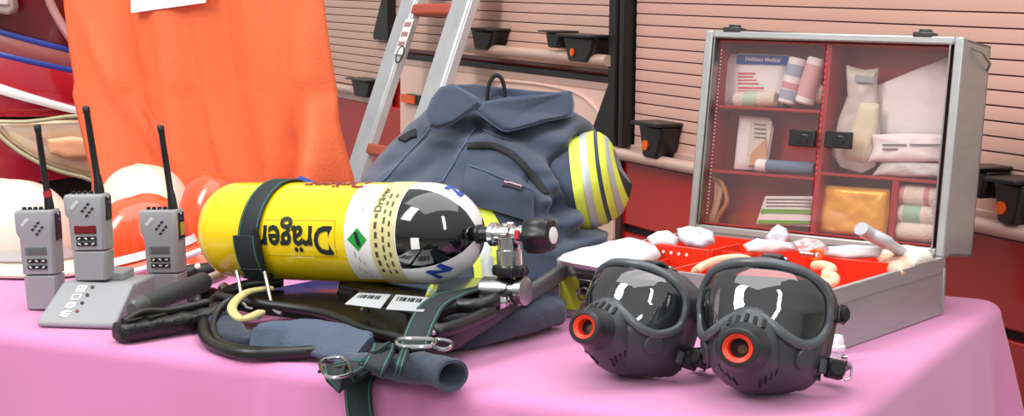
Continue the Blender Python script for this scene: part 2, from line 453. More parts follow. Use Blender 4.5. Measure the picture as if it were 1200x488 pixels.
# lift bars with latches
def bar(p0, p1, r=.014):
    mb = MB(); mb.cyl(p0, p1, r, n=16); return mb.build('lift_bar', BARM, tk)
def latch(px, py, w, h, refl=True, off=.03):
    c = T(px, py, off); s = ks(c); z = c.z
    mb = MB()
    mb.prism([KP(s - w / 2, z + h * .5, 0), KP(s + w / 2, z + h * .5, 0), KP(s + w * .42, z + h * .2, 0), KP(s + w * .3, z - h * .5, 0), KP(s - w * .25, z - h * .5, 0), KP(s - w * .4, z - .1 * h, 0)], KN * .055)
    o = mb.build('shutter_latch', BLK, tk, bevel=.006)
    mb = MB(); kbox(mb, s - w * .56, s + w * .5, z + h * .5, z + h * .62, .0, .075); mb.build('latch_lever', BLK, o, bevel=.003)
    if refl:
        mb = MB(); q = KP(s + w * .14, z - h * .12, .055); mb.cyl(q, q + KN * .004, h * .16, n=20); mb.build('orange_reflector', ORREF, o)
    return o
zr = T(735, 182, .035).z
bar(KP(sR, zr, .035), KP(S(732), zr, .035))
latch(772, 166, .115, .075); latch(1193, 238, .075, .07); latch(1156, 215, .06, .05, False)
zl = T(700, 70, .035).z
bar(KP(sPb - .0, zl, .035), KP(S(560, 50), zl, .035))
latch(687, 58, .18, .062, True); latch(657, 47, .09, .04, False); latch(573, 47, .16, .055, False)
zf = T(410, 105, .035).z
bar(KP(S(446, 110), zf, .035), KP(sEnd, zf, .035))
latch(430, 104, .2, .055, False)
mb = MB(); c = T(484, 117, .02); kbox(mb, ks(c) - .06, ks(c) + .06, c.z - .016, c.z + .016, 0, .02); o = mb.build('side_marker', BLK, tk, bevel=.003)
mb = MB(); kbox(mb, ks(c) - .02, ks(c) + .1, c.z - .013, c.z + .013, .012, .024); mb.build('orange_reflector', ORREF, o)
c = T(1111, 420, .004); mb = MB(); mb.lathe([(.0, .012), (.022, .012), (.028, .006), (.029, 0)], c, KN, 28); mb.build('round_knob', mat('pale_knob', '#b58c86', .5), tk)

# ------------------------------------------------------------------ second red vehicle front at the left
LV = 4.3
lv = thing('red_vehicle', 'crimson vehicle front with large headlamp at the left edge behind the orange cloth', 'vehicle', (-1.3, LV, 0))
# profile: list of (pixel y at px 50, depth offset)
def lvp(px, py, off=0):
    p = PY(px, py, LV)
    return V((p.x, LV + .06 * ((px - 20) / 100) ** 2 - off, p.z))
def lvband(name, m_, top, bot, off, x0=-60, x1=210, n=28, th=.02, parent=None):
    rows = []
    for i in range(n + 1):
        px = lerp(x0, x1, i / n)
        a, b = top(px), bot(px)
        rows.append([lvp(px, lerp(a, b, k / 6), off + .0003 * min(40, abs(b - a)) * math.sin(math.pi * k / 6)) for k in range(7)] + [lvp(px, b, -th), lvp(px, a, -th)])
    mb = MB(); mb.rings(rows); return mb.build(name, m_, parent or lv, ang=50)
ln = lambda x0, y0, x1, y1: (lambda px: y0 + (y1 - y0) * (px - x0) / (x1 - x0))
lvband('upper_panel', mat('dark_crimson', '#6f0d18', .2, coat=.6), lambda p: -160, ln(0, 34, 85, 57), .0)
lvband('stripe_panel', mat('dusty_rose_band', '#9c5650', .4), ln(0, 38, 85, 61), ln(0, 62, 85, 82), .012)
lvband('blue_stripe', mat('blue_band', '#27429c', .35), ln(0, 34, 85, 57), ln(0, 40, 85, 63), .016)
lvband('blue_stripe', bpy.data.materials['blue_band'], ln(0, 60, 85, 80), ln(0, 66, 85, 86), .016)
lvband('bonnet_panel', DRED, ln(0, 66, 85, 86), lambda p: 136, .03)
lvband('painted_glare_streak', WHITE, ln(0, 95, 88, 124), ln(0, 107, 88, 132), .052, th=-.03)  # glare on the glossy bonnet, painted in as a white band
lvband('shut_line', BLKM, lambda p: 136, lambda p: 139, .0)
lvband('bumper_panel', DRED, lambda p: 139, ln(0, 218, 105, 206), .02)
lvband('underside', BLKM, ln(0, 218, 105, 206), lambda p: 330, -.05)
# headlamp
out = [(-2, 141), (40, 140.5), (120, 140), (130, 214), (100, 206), (70, 196), (40, 180), (18, 164), (4, 150)]
mb = MB(); mb.pillow([lvp(x, y, .045) for x, y in out], (0, -1, 0), .04, sub=6); hl = mb.build('headlamp', LAMPB, lv)
mb = MB(); mb.pillow([lvp(x, y, .06) for x, y in [(8, 144), (60, 143), (118, 143), (122, 206), (98, 200), (66, 188), (34, 170), (16, 156)]], (0, -1, 0), .05, sub=6); mb.build('lens', LENS, hl)
mb = MB(); mb.pillow([lvp(x, y, .075) for x, y in [(62, 160), (90, 158), (112, 162), (112, 184), (86, 184), (66, 176)]], (0, -1, 0), .03, sub=6); mb.build('indicator', mat('amber_lens', '#f0b48a', .3), hl)
mb = MB(); mb.tube(spline([lvp(x, y, .07) for x, y in out], 4, True), .005, 8, closed=True); mb.build('lamp_rim', mat('lamp_rim', '#b3b08a', .4), hl)
mb = MB(); mb.prism([lvp(x, y, .03) for x, y in [(-30, -14), (24, -14), (27, 12), (22, 17), (-30, 11)]], (0, -.05, 0)); o = mb.build('side_lamp', mat('lamp_grey', '#b3a39b', .35, .3), lv, bevel=.008)
mb = MB(); mb.prism([lvp(x, y, .075) for x, y in [(-30, -10), (20, -9), (22, 6), (-30, 3)]], (0, -.012, 0)); mb.build('lens', mat('lens_grey', '#cdc2bc', .2), o, bevel=.004)
mb = MB(); mb.tube(spline([lvp(x, y, .02) for x, y in [(52, -30), (60, 2), (70, 24), (84, 48)]], 8), [.02] * 25, 10, flat=.5); mb.build('arch_trim', mat('rose_trim', '#c4928c', .4), lv)

# ------------------------------------------------------------------ ladder
la = T(487, 0, .10); ldir = (KN * .345 - Z).normalized()
lad = thing('aluminium_ladder', 'aluminium ladder leaning on the fire truck behind the jacket', 'ladder', (la.x, la.y, 0))
def rail(px):
    p = PP(px, 0, la, KN.cross(V((0, 0, 1))).cross(ldir).normalized())
    return p
nrm = KU.cross(ldir).normalized()
if nrm.dot(FWD) > 0: nrm = -nrm
pL = PP(481, 10, la, nrm); pR = PP(543, 10, la, nrm)
railw = .055
def lad_rail(p):
    mb = MB(); t0 = (0.02 - p.z) / ldir.z; t1 = -.55
    a, b = p + ldir * t0, p + ldir * t1
    prof = [(-railw / 2, -.012), (railw / 2, -.012), (railw / 2, .012), (railw / 2 - .006, .012), (railw / 2 - .006, .017), (-railw / 2 + .006, .017), (-railw / 2 + .006, .012), (-railw / 2, .012)]
    xd = KU; 
    rr = [[q + xd * u * (2.45 if p is pL else 2.6) + nrm * v for u, v in prof] for q in (a, b)]
    mb.rings(rr); return mb.build('rail', ALUL, lad, bevel=.003)
rl = lad_rail(pL); rr_ = lad_rail(pR)
for i, t in enumerate([-.35, .005, .44, .875]):
    a, b = pL + ldir * (t), pR + ldir * t
    mb = MB(); mb.ribbon([a, b], ldir, .035, .03)
    mb.build('rung', mat('rung_red', '#b8482e', .5) if i < 3 else ALUL, lad, bevel=.004)
c = PP(473, 45, pL + nrm * .018, nrm); xd = (pR - pL).normalized()
mb = MB(); mb.prism([c + xd * a + ldir * b for a, b in ((-.034, -.06), (.034, -.06), (.034, .05), (-.034, .05))], nrm * .001); st = mb.build('sticker', PAPER, rl)
mb = MB()
for k in range(3): mb.prism([c + xd * a + ldir * b + nrm * .001 for a, b in ((-.026, -.05 + .03 * k), (.026, -.05 + .03 * k), (.026, -.036 + .03 * k), (-.026, -.036 + .03 * k))], nrm * .0008)
mb.build('sticker_print', mat('faded_print', '#b58583', .6), st)
c = PP(469, 64, pL + nrm * .018, nrm)
mb = MB(); mb.tube([c + xd * .026 * math.cos(a) + ldir * .026 * math.sin(a) + nrm * .001 for a in [k * math.pi / 12 for k in range(24)]], .0022, 6, closed=True); mb.build('round_emblem', INK, rl)
c = PP(487, 0, pL + nrm * .018, nrm)
# ------------------------------------------------------------------ orange sheet
rearL = tcen + TD * (TDEP / 2 + .13)
def sheet():
    nn = -TD
    def at(px, py): return PP(px, py, rearL, TD)
    Lp = [(66, -300), (75, 0), (82, 60), (88, 95), (86, 112), (95, 150), (108, 205), (112, 300), (112, 420)]
    Rp = [(366, -300), (377, 0), (384, 60), (390, 110), (394, 145), (400, 175), (408, 210), (412, 300), (410, 420)]
    rows = []
    n = 70
    for k in range(121):
        y = lerp(-150, 420, k / 120)
        def sid(P):
            for (x0, y0), (x1, y1) in zip(P, P[1:]):
                if y0 <= y <= y1: return lerp(x0, x1, (y - y0) / (y1 - y0))
            return P[-1][0]
        xl, xr = sid(Lp), sid(Rp); L = []
        for j in range(n + 1):
            u = j / n; p = at(lerp(xl, xr, u), y)
            dn = .035 * noise.noise(V((u * 3.6, y * .0016, 4))) + .042 * noise.noise(V((u * 8, y * .0022 + 2, 9))) + .008 * noise.noise(V((u * 20, y * .006, 1)))
            dn += .05 * math.exp(-((u - .93 + (y - 190) * .0006) / .05) ** 2) * min(1, max(0, (y - 110) / 80))
            dn -= .03 * math.exp(-((u - .80 + (y - 190) * .0012) / .05) ** 2) * min(1, max(0, (y - 90) / 80))
            dn += .012 * math.exp(-((u - .13 - (y - 75) * .0012) / .03) ** 2) * math.exp(-((y - 100) / 80) ** 2)
            dn += .010 * math.exp(-((u - .30 - (y - 150) * .002) / .02) ** 2) * math.exp(-((y - 150) / 30) ** 2)
            L.append(p + nn * dn)
        rows.append(L)
    mb = MB(); mb.grid(rows)
    o = mb.build('orange_sheet', ORANGE, ang=180)
    s = o.modifiers.new('thick', 'SOLIDIFY'); s.thickness = .003
    tag(o, 'large orange cloth hanging behind the walkie talkies', 'cloth')
    ROOT[o.name] = MX.Identity(4)
    mb = MB(); pr = [at(*q) + nn * .03 for q in ((163, -40), (252, -45), (252, 3), (165, 15))]
    mb.prism(pr, nn * .002); mb.build('white_patch', mat('white_patch', '#eef0f6', .6), o)
sheet()

# ------------------------------------------------------------------ helmets
def helmet(px, py, D_, w, h, yaw, shell, label, band=None, rim=None, tilt=0, l=1.25, rolly=0, lift=0):
    g = PZ(px, 400, TZ); d = ray(px, py); c = CAM + d * (D_ / d.y)
    M = MX.Translation((c.x, D_, TZ + .003 + lift)) @ MX.Rotation(rolly, 4, 'Y') @ MX.Rotation(yaw, 4, 'Z')
    o = thing('fire_helmet', label, 'helmet', None, group='helmets behind the walkie talkies', M=M)
    R = MX.Translation((0, 0, .0)) @ MX.Rotation(tilt, 4, 'X')
    rows = []; n = 48
    prof = [(1.22, .0), (1.24, .02), (1.15, .06), (1.03, .14), (1.0, .24), (.97, .42), (.9, .6), (.78, .76), (.6, .89), (.38, .965), (.18, .995), (.02, 1.0)]
    for r, z in spline([(a, b, 0) for a, b in prof], 3) and [(q.x, q.y) for q in spline([(a, b, 0) for a, b in prof], 3)]:
        L = []
        for k in range(n):
            a = 2 * math.pi * k / n; x, y = math.cos(a), math.sin(a)
            f = 1.0
            ridge = 1 + .03 * math.exp(-(x / .3) ** 2) * max(0, z - .2) * min(1, r * 3)
            br = 1 + (.12 if z < .12 else 0) * max(0, -y)
            L.append(V((x * w * r, y * w * l * r * br, h * z * ridge)))
        rows.append(L)
    mb = MB(); mb.rings(rows, caps=False, M=R); s = mb.build('shell', shell, o, world=False, ang=60)
    sl = s.modifiers.new('thick', 'SOLIDIFY'); sl.thickness = .004; sl.offset = -1
    mb = MB(); mb.tube([R @ V((x * w * 1.235, y * w * l * 1.235 * (1 + .12 * max(0, -y)), .006)) for x, y in [(math.cos(2 * math.pi * k / 60), math.sin(2 * math.pi * k / 60)) for k in range(60)]], .005, 8, closed=True)
    mb.build('brim_edge', rim or shell, o, world=False)
    if band:
        rows = [[R @ V((math.cos(a) * w * rr_, math.sin(a) * w * l * rr_, h * zz)) for a in [2 * math.pi * k / 60 for k in range(60)]] for rr_, zz in ((1.06, .17), (1.025, .28))]
        mb = MB(); mb.grid(rows, cv=True); b_ = mb.build('reflective_band', band, o, world=False)
    mb = MB(); mb.blob((0, 0, h * .45), (w * .8, w * l * .8, h * .4), nu=12, nv=20, M=R); mb.build('liner', BLKM, o, world=False)
    return o
helmet(16, 300, 3.04, .102, .150, .9, CREAM, 'cream helmet behind the leftmost walkie talkie', band=mat('grey_band', '#bdbbb8', .4))
helmet(170, 300, 3.36, .092, .145, .5, CREAM, 'cream helmet half hidden behind an orange one', band=None)
helmet(174, 300, 2.89, .069, .118, -.9, HORANGE, 'orange helmet with a white brim edge behind the charger', band=WHITE, rim=WHITE, rolly=-.24, lift=.026)
helmet(247, 300, 3.10, .064, .158, .2, HORANGE, 'orange helmet half hidden by the yellow cylinder end', band=None, rim=WHITE)

# ------------------------------------------------------------------ walkie talkies
def radio(px, py, wpx, label, yaw, z0=TZ + .0032, disp=LCD, redband=False, yl=False, ant=(0, 0), lean=0, hh=.152, base=True):
    c = PZ(px, py, z0); sc = 1.0
    M = MX.Translation(c) @ MX.Rotation(yaw, 4, 'Z') @ MX.Rotation(lean, 4, 'Y')
    o = thing('walkie_talkie', label, 'walkie talkie', None, group='grey walkie talkies', M=M)
    W_, Dp = wpx / FPX * c.y, .034
    h = hh
    # body: lower battery block, upper case with left bulge
    def sec(z, x0, x1, y0, y1, ch=.004):
        return [V(p) for p in ((x0 + ch, y0, z), (x1 - ch, y0, z), (x1, y0 + ch, z), (x1, y1 - ch, z), (x1 - ch, y1, z), (x0 + ch, y1, z), (x0, y1 - ch, z), (x0, y0 + ch, z))]
    x0, x1 = -W_ / 2, W_ / 2
    zb = h * .36
    mb = MB(); mb.rings([sec(.001, x0 + .002, x1 - .002, 0, Dp), sec(zb - .002, x0 + .001, x1, -.001, Dp + .001)]); mb.build('battery', RADIO, o, world=False, bevel=.0015)
    mb = MB(); mb.rings([sec(zb, x0, x1, -.001, Dp + .001), sec(h * .72, x0 - .001, x1 + .0005, -.0015, Dp + .001), sec(h * .78, x0 - .006, x1 + .001, -.002, Dp + .001), sec(h * .97, x0 - .007, x1 + .001, -.002, Dp), sec(h, x0 - .005, x1 - .001, 0, Dp - .002)])
    b = mb.build('body', RADIO, o, world=False, bevel=.0015)
    f = -.0022
    # speaker slots
    mb = MB()
    for k in range(3):
        for q in range(2): mb.box((-.001 + k * .0045 - q * .006 + .003, f + .0002, h * .80 + k * .005 + q * .007 - .005), (.0045, .0016, .003), R=MX.Rotation(-.5, 3, 'Y'))
    mb.build('speaker_slots', BLKM, o, world=False)
    mb = MB(); mb.box((x0 + .011, f + .0002, h * .885), (.016, .0012, .0055), R=MX.Rotation(-.75, 3, 'Y')); mb.build('logo_plate', mat('plate_light', '#c2c4c6', .4), o, world=False, bevel=.0005)
    # display
    mb = MB(); mb.box((-.002, f + .0006, h * .60), (W_ * .62, .0022, .012)); d = mb.build('display', RADIOD if disp is LCD else LCDR, o, world=False, bevel=.0006)
    mb = MB(); mb.box((-.001, f - .0004, h * .598), (W_ * .52, .0012, .008)); mb.build('display_glass', disp, d, world=False)
    # keys
    for r in range(2):
        for k in range(3):
            mb = MB(); cx = -.0115 + k * .0105 ; cz = h * (.50 - r * .062)
            mb.box((cx, f, cz), (.0098, .0026, .0062)); kb = mb.build('key', BLK, o, world=False, bevel=.001)
            mb = MB(); mb.box((cx, f - .0015, cz), (.0046, .0008, .0016), R=MX.Rotation((-.4, .4, 0)[(k + r) % 3], 3, 'Y')); mb.build('key_mark', LABEL, kb, world=False)
    # top knobs and antenna
    mb = MB()
    for k in range(4): mb.cyl((x0 + .004 + k * .009, Dp * .45, h), (x0 + .004 + k * .009, Dp * .45, h + .004), .0035, .003, 12)
    mb.build('top_controls', BLK, o, world=False)
    mb = MB(); mb.box((x1 + .0008, Dp * .5, h * .83), (.003, Dp * .62, h * .27)); sc_ = mb.build('side_connector', BLK, o, world=False, bevel=.0008)
    if yl:
        mb = MB(); mb.box((x1 + .0028, Dp * .5, h * .80), (.0012, Dp * .4, h * .13)); mb.build('yellow_label', mat('yellow_label', '#b89b33', .5), sc_, world=False)
    mb = MB()
    for k in range(2): mb.cyl((x1 + .002, Dp * .5, h * (.9 + .045 * k)), (x1 + .0035, Dp * .5, h * (.9 + .045 * k)), .0028, n=12)
    mb.build('screw', STEEL, sc_, world=False)
    ax = x1 - .011
    pts = [V((ax, Dp * .5, h)), V((ax, Dp * .5, h + .004)), V((ax + ant[0] * .1, Dp * .5, h + .022)), V((ax + ant[0] * .2, Dp * .5, h + .028)), V((ax + ant[0] * .9, Dp * .5, h + .117)), V((ax + ant[0] * .91, Dp * .5, h + .118)), V((ax + ant[0], Dp * .5, h + .127)), V((ax + ant[0], Dp * .5, h + .129))]
    mb = MB(); mb.tube(pts, [.0075, .0075, .006, .0052, .0047, .0054, .0054, .003], 14); an = mb.build('antenna', BLK, o, world=False, ang=50)
    if redband:
        mb = MB(); mb.tube([pts[1].lerp(pts[2], .8), pts[3]], [.0067, .0066], 14); mb.build('red_band', mat('red_band', '#b01c2e', .5), an, world=False)
    return o
radio(49, 364, 43, 'grey walkie talkie standing directly on the pink cloth at the far left', -.16, redband=True, ant=(-.010, 0), lean=-.05)
radio(106, 330, 44, 'grey walkie talkie with a dark red display, seated in the charger', -.16, z0=TZ + .0605, disp=LCDR, ant=(-.012, 0), lean=-.05, hh=.128)
radio(193, 361, 42, 'grey walkie talkie with a yellow side label, right of the charger', -.22, yl=True, ant=(-.012, 0), lean=-.05, hh=.15)

# charger
def charger():
    A, B = PZ(43, 386), PZ(136, 389)
    x = (B - A).normalized(); yaw = math.atan2(x.y, x.x); w = (B - A).length
    M = MX.Translation(A + V((0, 0, .003))) @ MX.Rotation(yaw, 4, 'Z')
    o = thing('desktop_charger', 'grey wedge shaped charging dock with a walkie talkie in it', 'charger', None, M=M)
    h, dp = .056, .15
    P0 = [(0, 0, 0), (w, 0, 0), (w + .012, dp, 0), (.018, dp, 0)]
    P1 = [(0, 0, .008), (w, 0, .008), (w + .012, dp, .008), (.018, dp, .008)]
    P2 = [(.017, .062, h), (w + .006, .062, h), (w + .010, dp, h), (.03, dp, h)]
    mb = MB(); mb.rings([[V(p) for p in q] for q in (P0, P1, P2)]); mb.build('housing', RADIO, o, world=False, bevel=.004, seg=3)
    mb = MB(); mb.box((w * .56, .112, h + .006), (w * .58, .052, .014)); mb.build('pocket_collar', RADIO, o, world=False, bevel=.003)
    # front slope frame
    a, b, c = V((0, 0, .008)), V((w, 0, .008)), V((.017, .062, h))
    ex = V((1, 0, 0)); ey = (V((0, .062, h - .008))).normalized(); n = ex.cross(ey)
    L = (V((0, .062, h - .008))).length
    def s(u, v, off=.0): return V((.017 * v, 0, .008)) + ex * (w * u) + ey * (L * v) + n * off
    for k in range(4):
        mb = MB(); mb.lathe([(.0026, 0), (.0026, .0016), (.0016, .0022)], s(.42, .28 + .2 * k), n, 14); mb.build('indicator_light', mat('led_red', '#7d2a2a', .4) if k == 0 else BLK, o, world=False)
    # stacked white block characters running up the slope
    def rect(mb, u0, u1, v0, v1): mb.prism([s(u0, v0, .0002), s(u1, v0, .0002), s(u1, v1, .0002), s(u0, v1, .0002)], n * .0007)
    mb = MB()
    u0, u1 = .235, .355
    v = .13
    rect(mb, u0, u1, v, v + .035); rect(mb, u0, u1, v + .06, v + .095); rect(mb, u0, u1, v + .12, v + .16); rect(mb, u0, u0 + .05, v, v + .16)
    v = .34; rect(mb, u0, u1, v, v + .05); rect(mb, u0, u1, v + .11, v + .16); rect(mb, u0, u0 + .035, v, v + .16); rect(mb, u1 - .035, u1, v, v + .16); rect(mb, u0 + .055, u1 - .055, v + .07, v + .09)
    v = .55; rect(mb, u0, u1, v, v + .03); rect(mb, u0, u1, v + .13, v + .16); rect(mb, u0, u0 + .025, v, v + .16); rect(mb, u1 - .025, u1, v, v + .16)
    v = .74; rect(mb, u0, u1, v, v + .025); rect(mb, u0, u1, v + .07, v + .1); rect(mb, u0, u1, v + .15, v + .18); rect(mb, u0, u0 + .025, v, v + .18); rect(mb, u1 - .025, u1, v, v + .18); rect(mb, (u0 + u1) / 2 - .012, (u0 + u1) / 2 + .012, v, v + .18)
    mb.build('white_lettering', LABEL, o, world=False)
charger()

# ------------------------------------------------------------------ yellow air cylinder
CY = .5
c0 = PZ(398, 272, TZ + .14)
CR = .0722
cyM = MX.Translation(c0) @ MX.Rotation(-CY, 4, 'Z') @ MX.Rotation(-.062, 4, 'Y')
cyl = thing('air_cylinder', 'yellow breathing air cylinder with black and white shoulder and chrome valve', 'air cylinder', None, M=cyM)
XL, XR = -.236, .232
def prof(t):
    if t < XL + .06: u = (XL + .06 - t) / .06; return CR * max(0, 1 - u ** 2.3) ** .5
    if t > XR - .085:
        u = (t - XR + .085) / .085; return .013 + (CR - .013) * max(0, 1 - u ** 2.2) ** .62
    return CR
def cpt(t, psi, off=0):
    r = prof(t) + off; return V((t, -math.cos(psi) * r, math.sin(psi) * r))
D2R = math.pi / 180
NA = 180
ts = [XL + .06 - .06 * math.cos(a * math.pi / 2 / 14) for a in range(14)] + [lerp(XL + .06, .0985, k / 20) for k in range(21)] + [lerp(.1015, .1385, k / 12) for k in range(0, 13)] + [.1415] + [XR - .085 * math.cos(a * math.pi / 2 / 16) for a in range(1, 17)]
rows = [[cpt(t, 2 * math.pi * k / NA) for k in range(NA)] for t in ts]
mb = MB(); mb.rings(rows)
for i in range(len(ts) - 1):
    tm = (ts[i] + ts[i + 1]) / 2
    for k in range(NA):
        psi = ((k + .5) * 360 / NA + 180) % 360 - 180
        q = 0
        if tm > .1: q = 1
        if tm > .14 and (-36 < psi < 66 or abs(psi) > 144 or psi < -114): q = 2
        mb.mi[i * NA + k] = q
cb = mb.build('cylinder_body', [YEL, WHITE, GLOSS], cyl, world=False, ang=60)
def wrap(t0, t1, a0, a1, off=.0006, na=40, nt_=10):
    return [[cpt(lerp(t0, t1, i / nt_), lerp(a0, a1, k / na) * D2R, off) for k in range(na + 1)] for i in range(nt_ + 1)]
mb = MB(); mb.grid(wrap(.057, .1, -58, 76)); lb = mb.build('white_label', LABEL, cb, world=False)
mb = MB(); mb.grid(wrap(.1, .14, -75, 100)); bl = mb.build('beige_label', BEIGE, cb, world=False)
def wtext(mb, body, size, t, psi, rot=0, bold=0, off=.0009, sx=1.0):
    vs, fs = text_mesh(body, size, bold)
    # subdivide long edges is not needed: letters are small against the radius
    c, s_ = math.cos(rot), math.sin(rot)
    out = []
    for p in vs:
        x, y = p.x * sx * c - p.y * s_, p.x * sx * s_ + p.y * c
        out.append(cpt(t + x, psi * D2R + y / CR, off))
    mb.add(out, fs)
# upside-down maker's lettering
mb = MB(); wtext(mb, 'Dräger', .057, -.027, -1, math.pi, .0013, .0012, 0.80); mb.build('maker_lettering', INK, cyl, world=False)
mb = MB(); wtext(mb, 'Dräger', .04, .01, 80, math.pi, .001, .0012, .95); mb.build('maker_lettering', mat('dark_red_ink', '#7d2020', .5), cyl, world=False)
# thin frame around lettering
mb = MB()
for a, b, c_, d in ((-.082, .041, 19.5, 20.2), (-.082, .041, -22.2, -21.5), (.0402, .041, -22, 20)):
    mb.grid(wrap(a, b, c_, d, .0005, 8, 4))
mb.build('lettering_frame', mat('dull_yellow_line', '#b59d00', .5), cyl, world=False)
# green diamond with cylinder pictogram
mb = MB(); dd = [(0, -.0165), (.0165, 0), (0, .0165), (-.0165, 0)]
mb.add([cpt(.079 + x, -1 * D2R + y / CR, .0012) for x, y in dd] + [cpt(.079, -1 * D2R, .0014)], [(0, 1, 4), (1, 2, 4), (2, 3, 4), (3, 0, 4)]); gd = mb.build('green_diamond', GREEN, cb, world=False)
mb = MB(); 
pic = [(-.005, .010), (.000, .011), (.0055, -.004), (.0055, -.008), (.002, -.009), (-.0005, -.006)]
mb.add([cpt(.079 + x, -1 * D2R + y / CR, .0022) for x, y in pic], [list(range(6))]); mb.build('pictogram', INK, cb, world=False)
mb = MB(); random.seed(4)
def wdash(mb, t, psi, ln_, h):                 # an illegible printed word as a short bar running round the cylinder
    a = ln_ / CR / D2R / 2; mb.grid(wrap(t - h / 2, t + h / 2, psi - a, psi + a, .0011, 5, 1))
for k in range(12): wdash(mb, .072 + .006 * (k % 3), 66 - k * 6.5 if k < 6 else -18 - (k - 6) * 6, random.uniform(.005, .009), .0011)
mb.build('small_print', GREYP, lb, world=False)
mb = MB()
wtext(mb, 'Dräger', .016, .109, 48, math.pi / 2, .0003, .0011, 1.0)
for t_k, h_k, n_k in ((.109, .0045, 7), (.121, .0032, 10), (.131, .0032, 9)):
    for k in range(n_k): wdash(mb, t_k + random.uniform(-.001, .001), (26 if t_k < .11 else 52) - k * (76 if t_k < .11 else 104) / n_k, random.uniform(.006, .010), h_k)
mb.build('small_print', mat('brown_ink', '#4b4426', .5), bl, world=False)
for a_ in ((.034, .192, -50, .35), (.032, .196, 92, .2)):
    mb = MB(); wtext(mb, 'N', a_[0], a_[1], a_[2], a_[3], .002, .0016); mb.build('blue_letter', BLUEP, cyl, world=False)
mb = MB(); mb.grid(wrap(.166, .178, -11, 2, .0008, 6, 3)); mb.build('white_sticker', LABEL, cb, world=False)
# valve
vv = MB(); vv.lathe([(.0135, XR - .006), (.0135, XR + .004), (.011, XR + .006), (.011, XR + .018), (.014, XR + .02)], (0, 0, 0), (1, 0, 0), 24)
vv.build('neck', BLK, cyl, world=False)
vv = MB(); x = XR + .02
vv.lathe([(.0145, 0), (.0165, .002), (.0165, .009), (.0125, .011), (.0125, .02), (.0155, .022), (.0155, .034), (.0115, .036), (.0115, .046), (.0135, .047), (.0135, .056)], (x, 0, 0), (1, 0, 0), 28)
vv.lathe([(.0155, 0), (.0155, -.02), (.0175, -.021), (.0175, -.046)], (x + .028, 0, 0), (0, 0, 1), 24)
vl = vv.build('valve_body', CHROME, cyl, world=False, ang=30)
vv = MB()
for k in range(6):
    a = k * math.pi / 3; vv.box((x + .028, .0152 * math.cos(a), .0152 * math.sin(a)), (.011, .006, .006), R=MX.Rotation(a, 3, 'X'))
vv.build('hex_nut', STEEL, vl, world=False, bevel=.001)
vv = MB(); vv.box((x + .049, -.0135, .002), (.007, .004, .013)); vv.build('red_tag', REDP, vl, world=False, bevel=.001)
# black knob with lobes
rows = []
for r, h_ in ((.012, .055), (.021, .058), (.0245, .064), (.025, .078), (.024, .088), (.02, .095), (.013, .097)):
    rows.append([V((x + h_, math.cos(a) * r * (1 + .085 * math.cos(6 * a)), math.sin(a) * r * (1 + .085 * math.cos(6 * a)))) for a in [2 * math.pi * k / 72 for k in range(72)]])
vv = MB(); vv.rings(rows); kn = vv.build('valve_knob', BLK, cyl, world=False)
vv = MB(); vv.lathe([(.0115, .0965), (.0115, .0985), (.009, .0995)], (x, 0, 0), (1, 0, 0), 24); vv.build('white_cap', LABEL, kn, world=False)

# ------------------------------------------------------------------ harness / backplate
hb = PZ(430, 380)
hs = thing('breathing_apparatus_harness', 'black backplate harness with navy straps and hoses under the yellow cylinder', 'breathing apparatus', (hb.x, hb.y, TZ))
zc = TZ + .035
LF, RF, RR_, LR = PZ(255, 350, TZ + .045), PZ(506, 408, TZ + .034), PZ(656, 326, TZ + .06), PZ(390, 325, TZ + .05)
def plate(u, v, off=0):
    p = LF.lerp(RF, u).lerp(LR.lerp(RR_, u), v)
    b = .010 * math.sin(math.pi * u) * math.sin(math.pi * v)
    # front edge wavy: narrower waist at the middle
    inn = .030 * math.exp(-((u - .42) / .22) ** 2) * (1 - v)
    p = p + (LR - LF).normalized() * inn
    return p + V((0, 0, b + off))
rowsT = [[plate(i / 40, j / 20) for j in range(21)] for i in range(41)]
rowsB = [[plate(i / 40, j / 20, -.012) for j in range(20, -1, -1)] for i in range(41)]
mb = MB(); mb.rings([a + b for a, b in zip(rowsT, rowsB)]); bp = mb.build('backplate', mat('backplate_black', '#141516', .22, coat=.3), hs, ang=60)
# raised rims and the grey carrying bar at the right end
edge = [plate(k / 30, .0, .003) for k in range(31)]
mb = MB(); mb.tube(edge, .007, 10); mb.build('front_rim', BLK, hs)
eb = [PZ(x, y, TZ + z_) for x, y, z_ in ((498, 412, .03), (530, 400, .038), (575, 374, .05), (618, 346, .062))]
mb = MB(); mb.ribbon(spline(eb, 6), Z, .022, .010); mb.build('end_bar', BLK, hs)
eb = [PZ(x, y, TZ + z_) for x, y, z_ in ((612, 350, .062), (640, 332, .068), (660, 318, .072))]
mb = MB(); mb.ribbon(eb, Z, .026, .014); mb.build('carrying_handle', mat('handle_grey', '#4c4e50', .35), hs, bevel=.003)
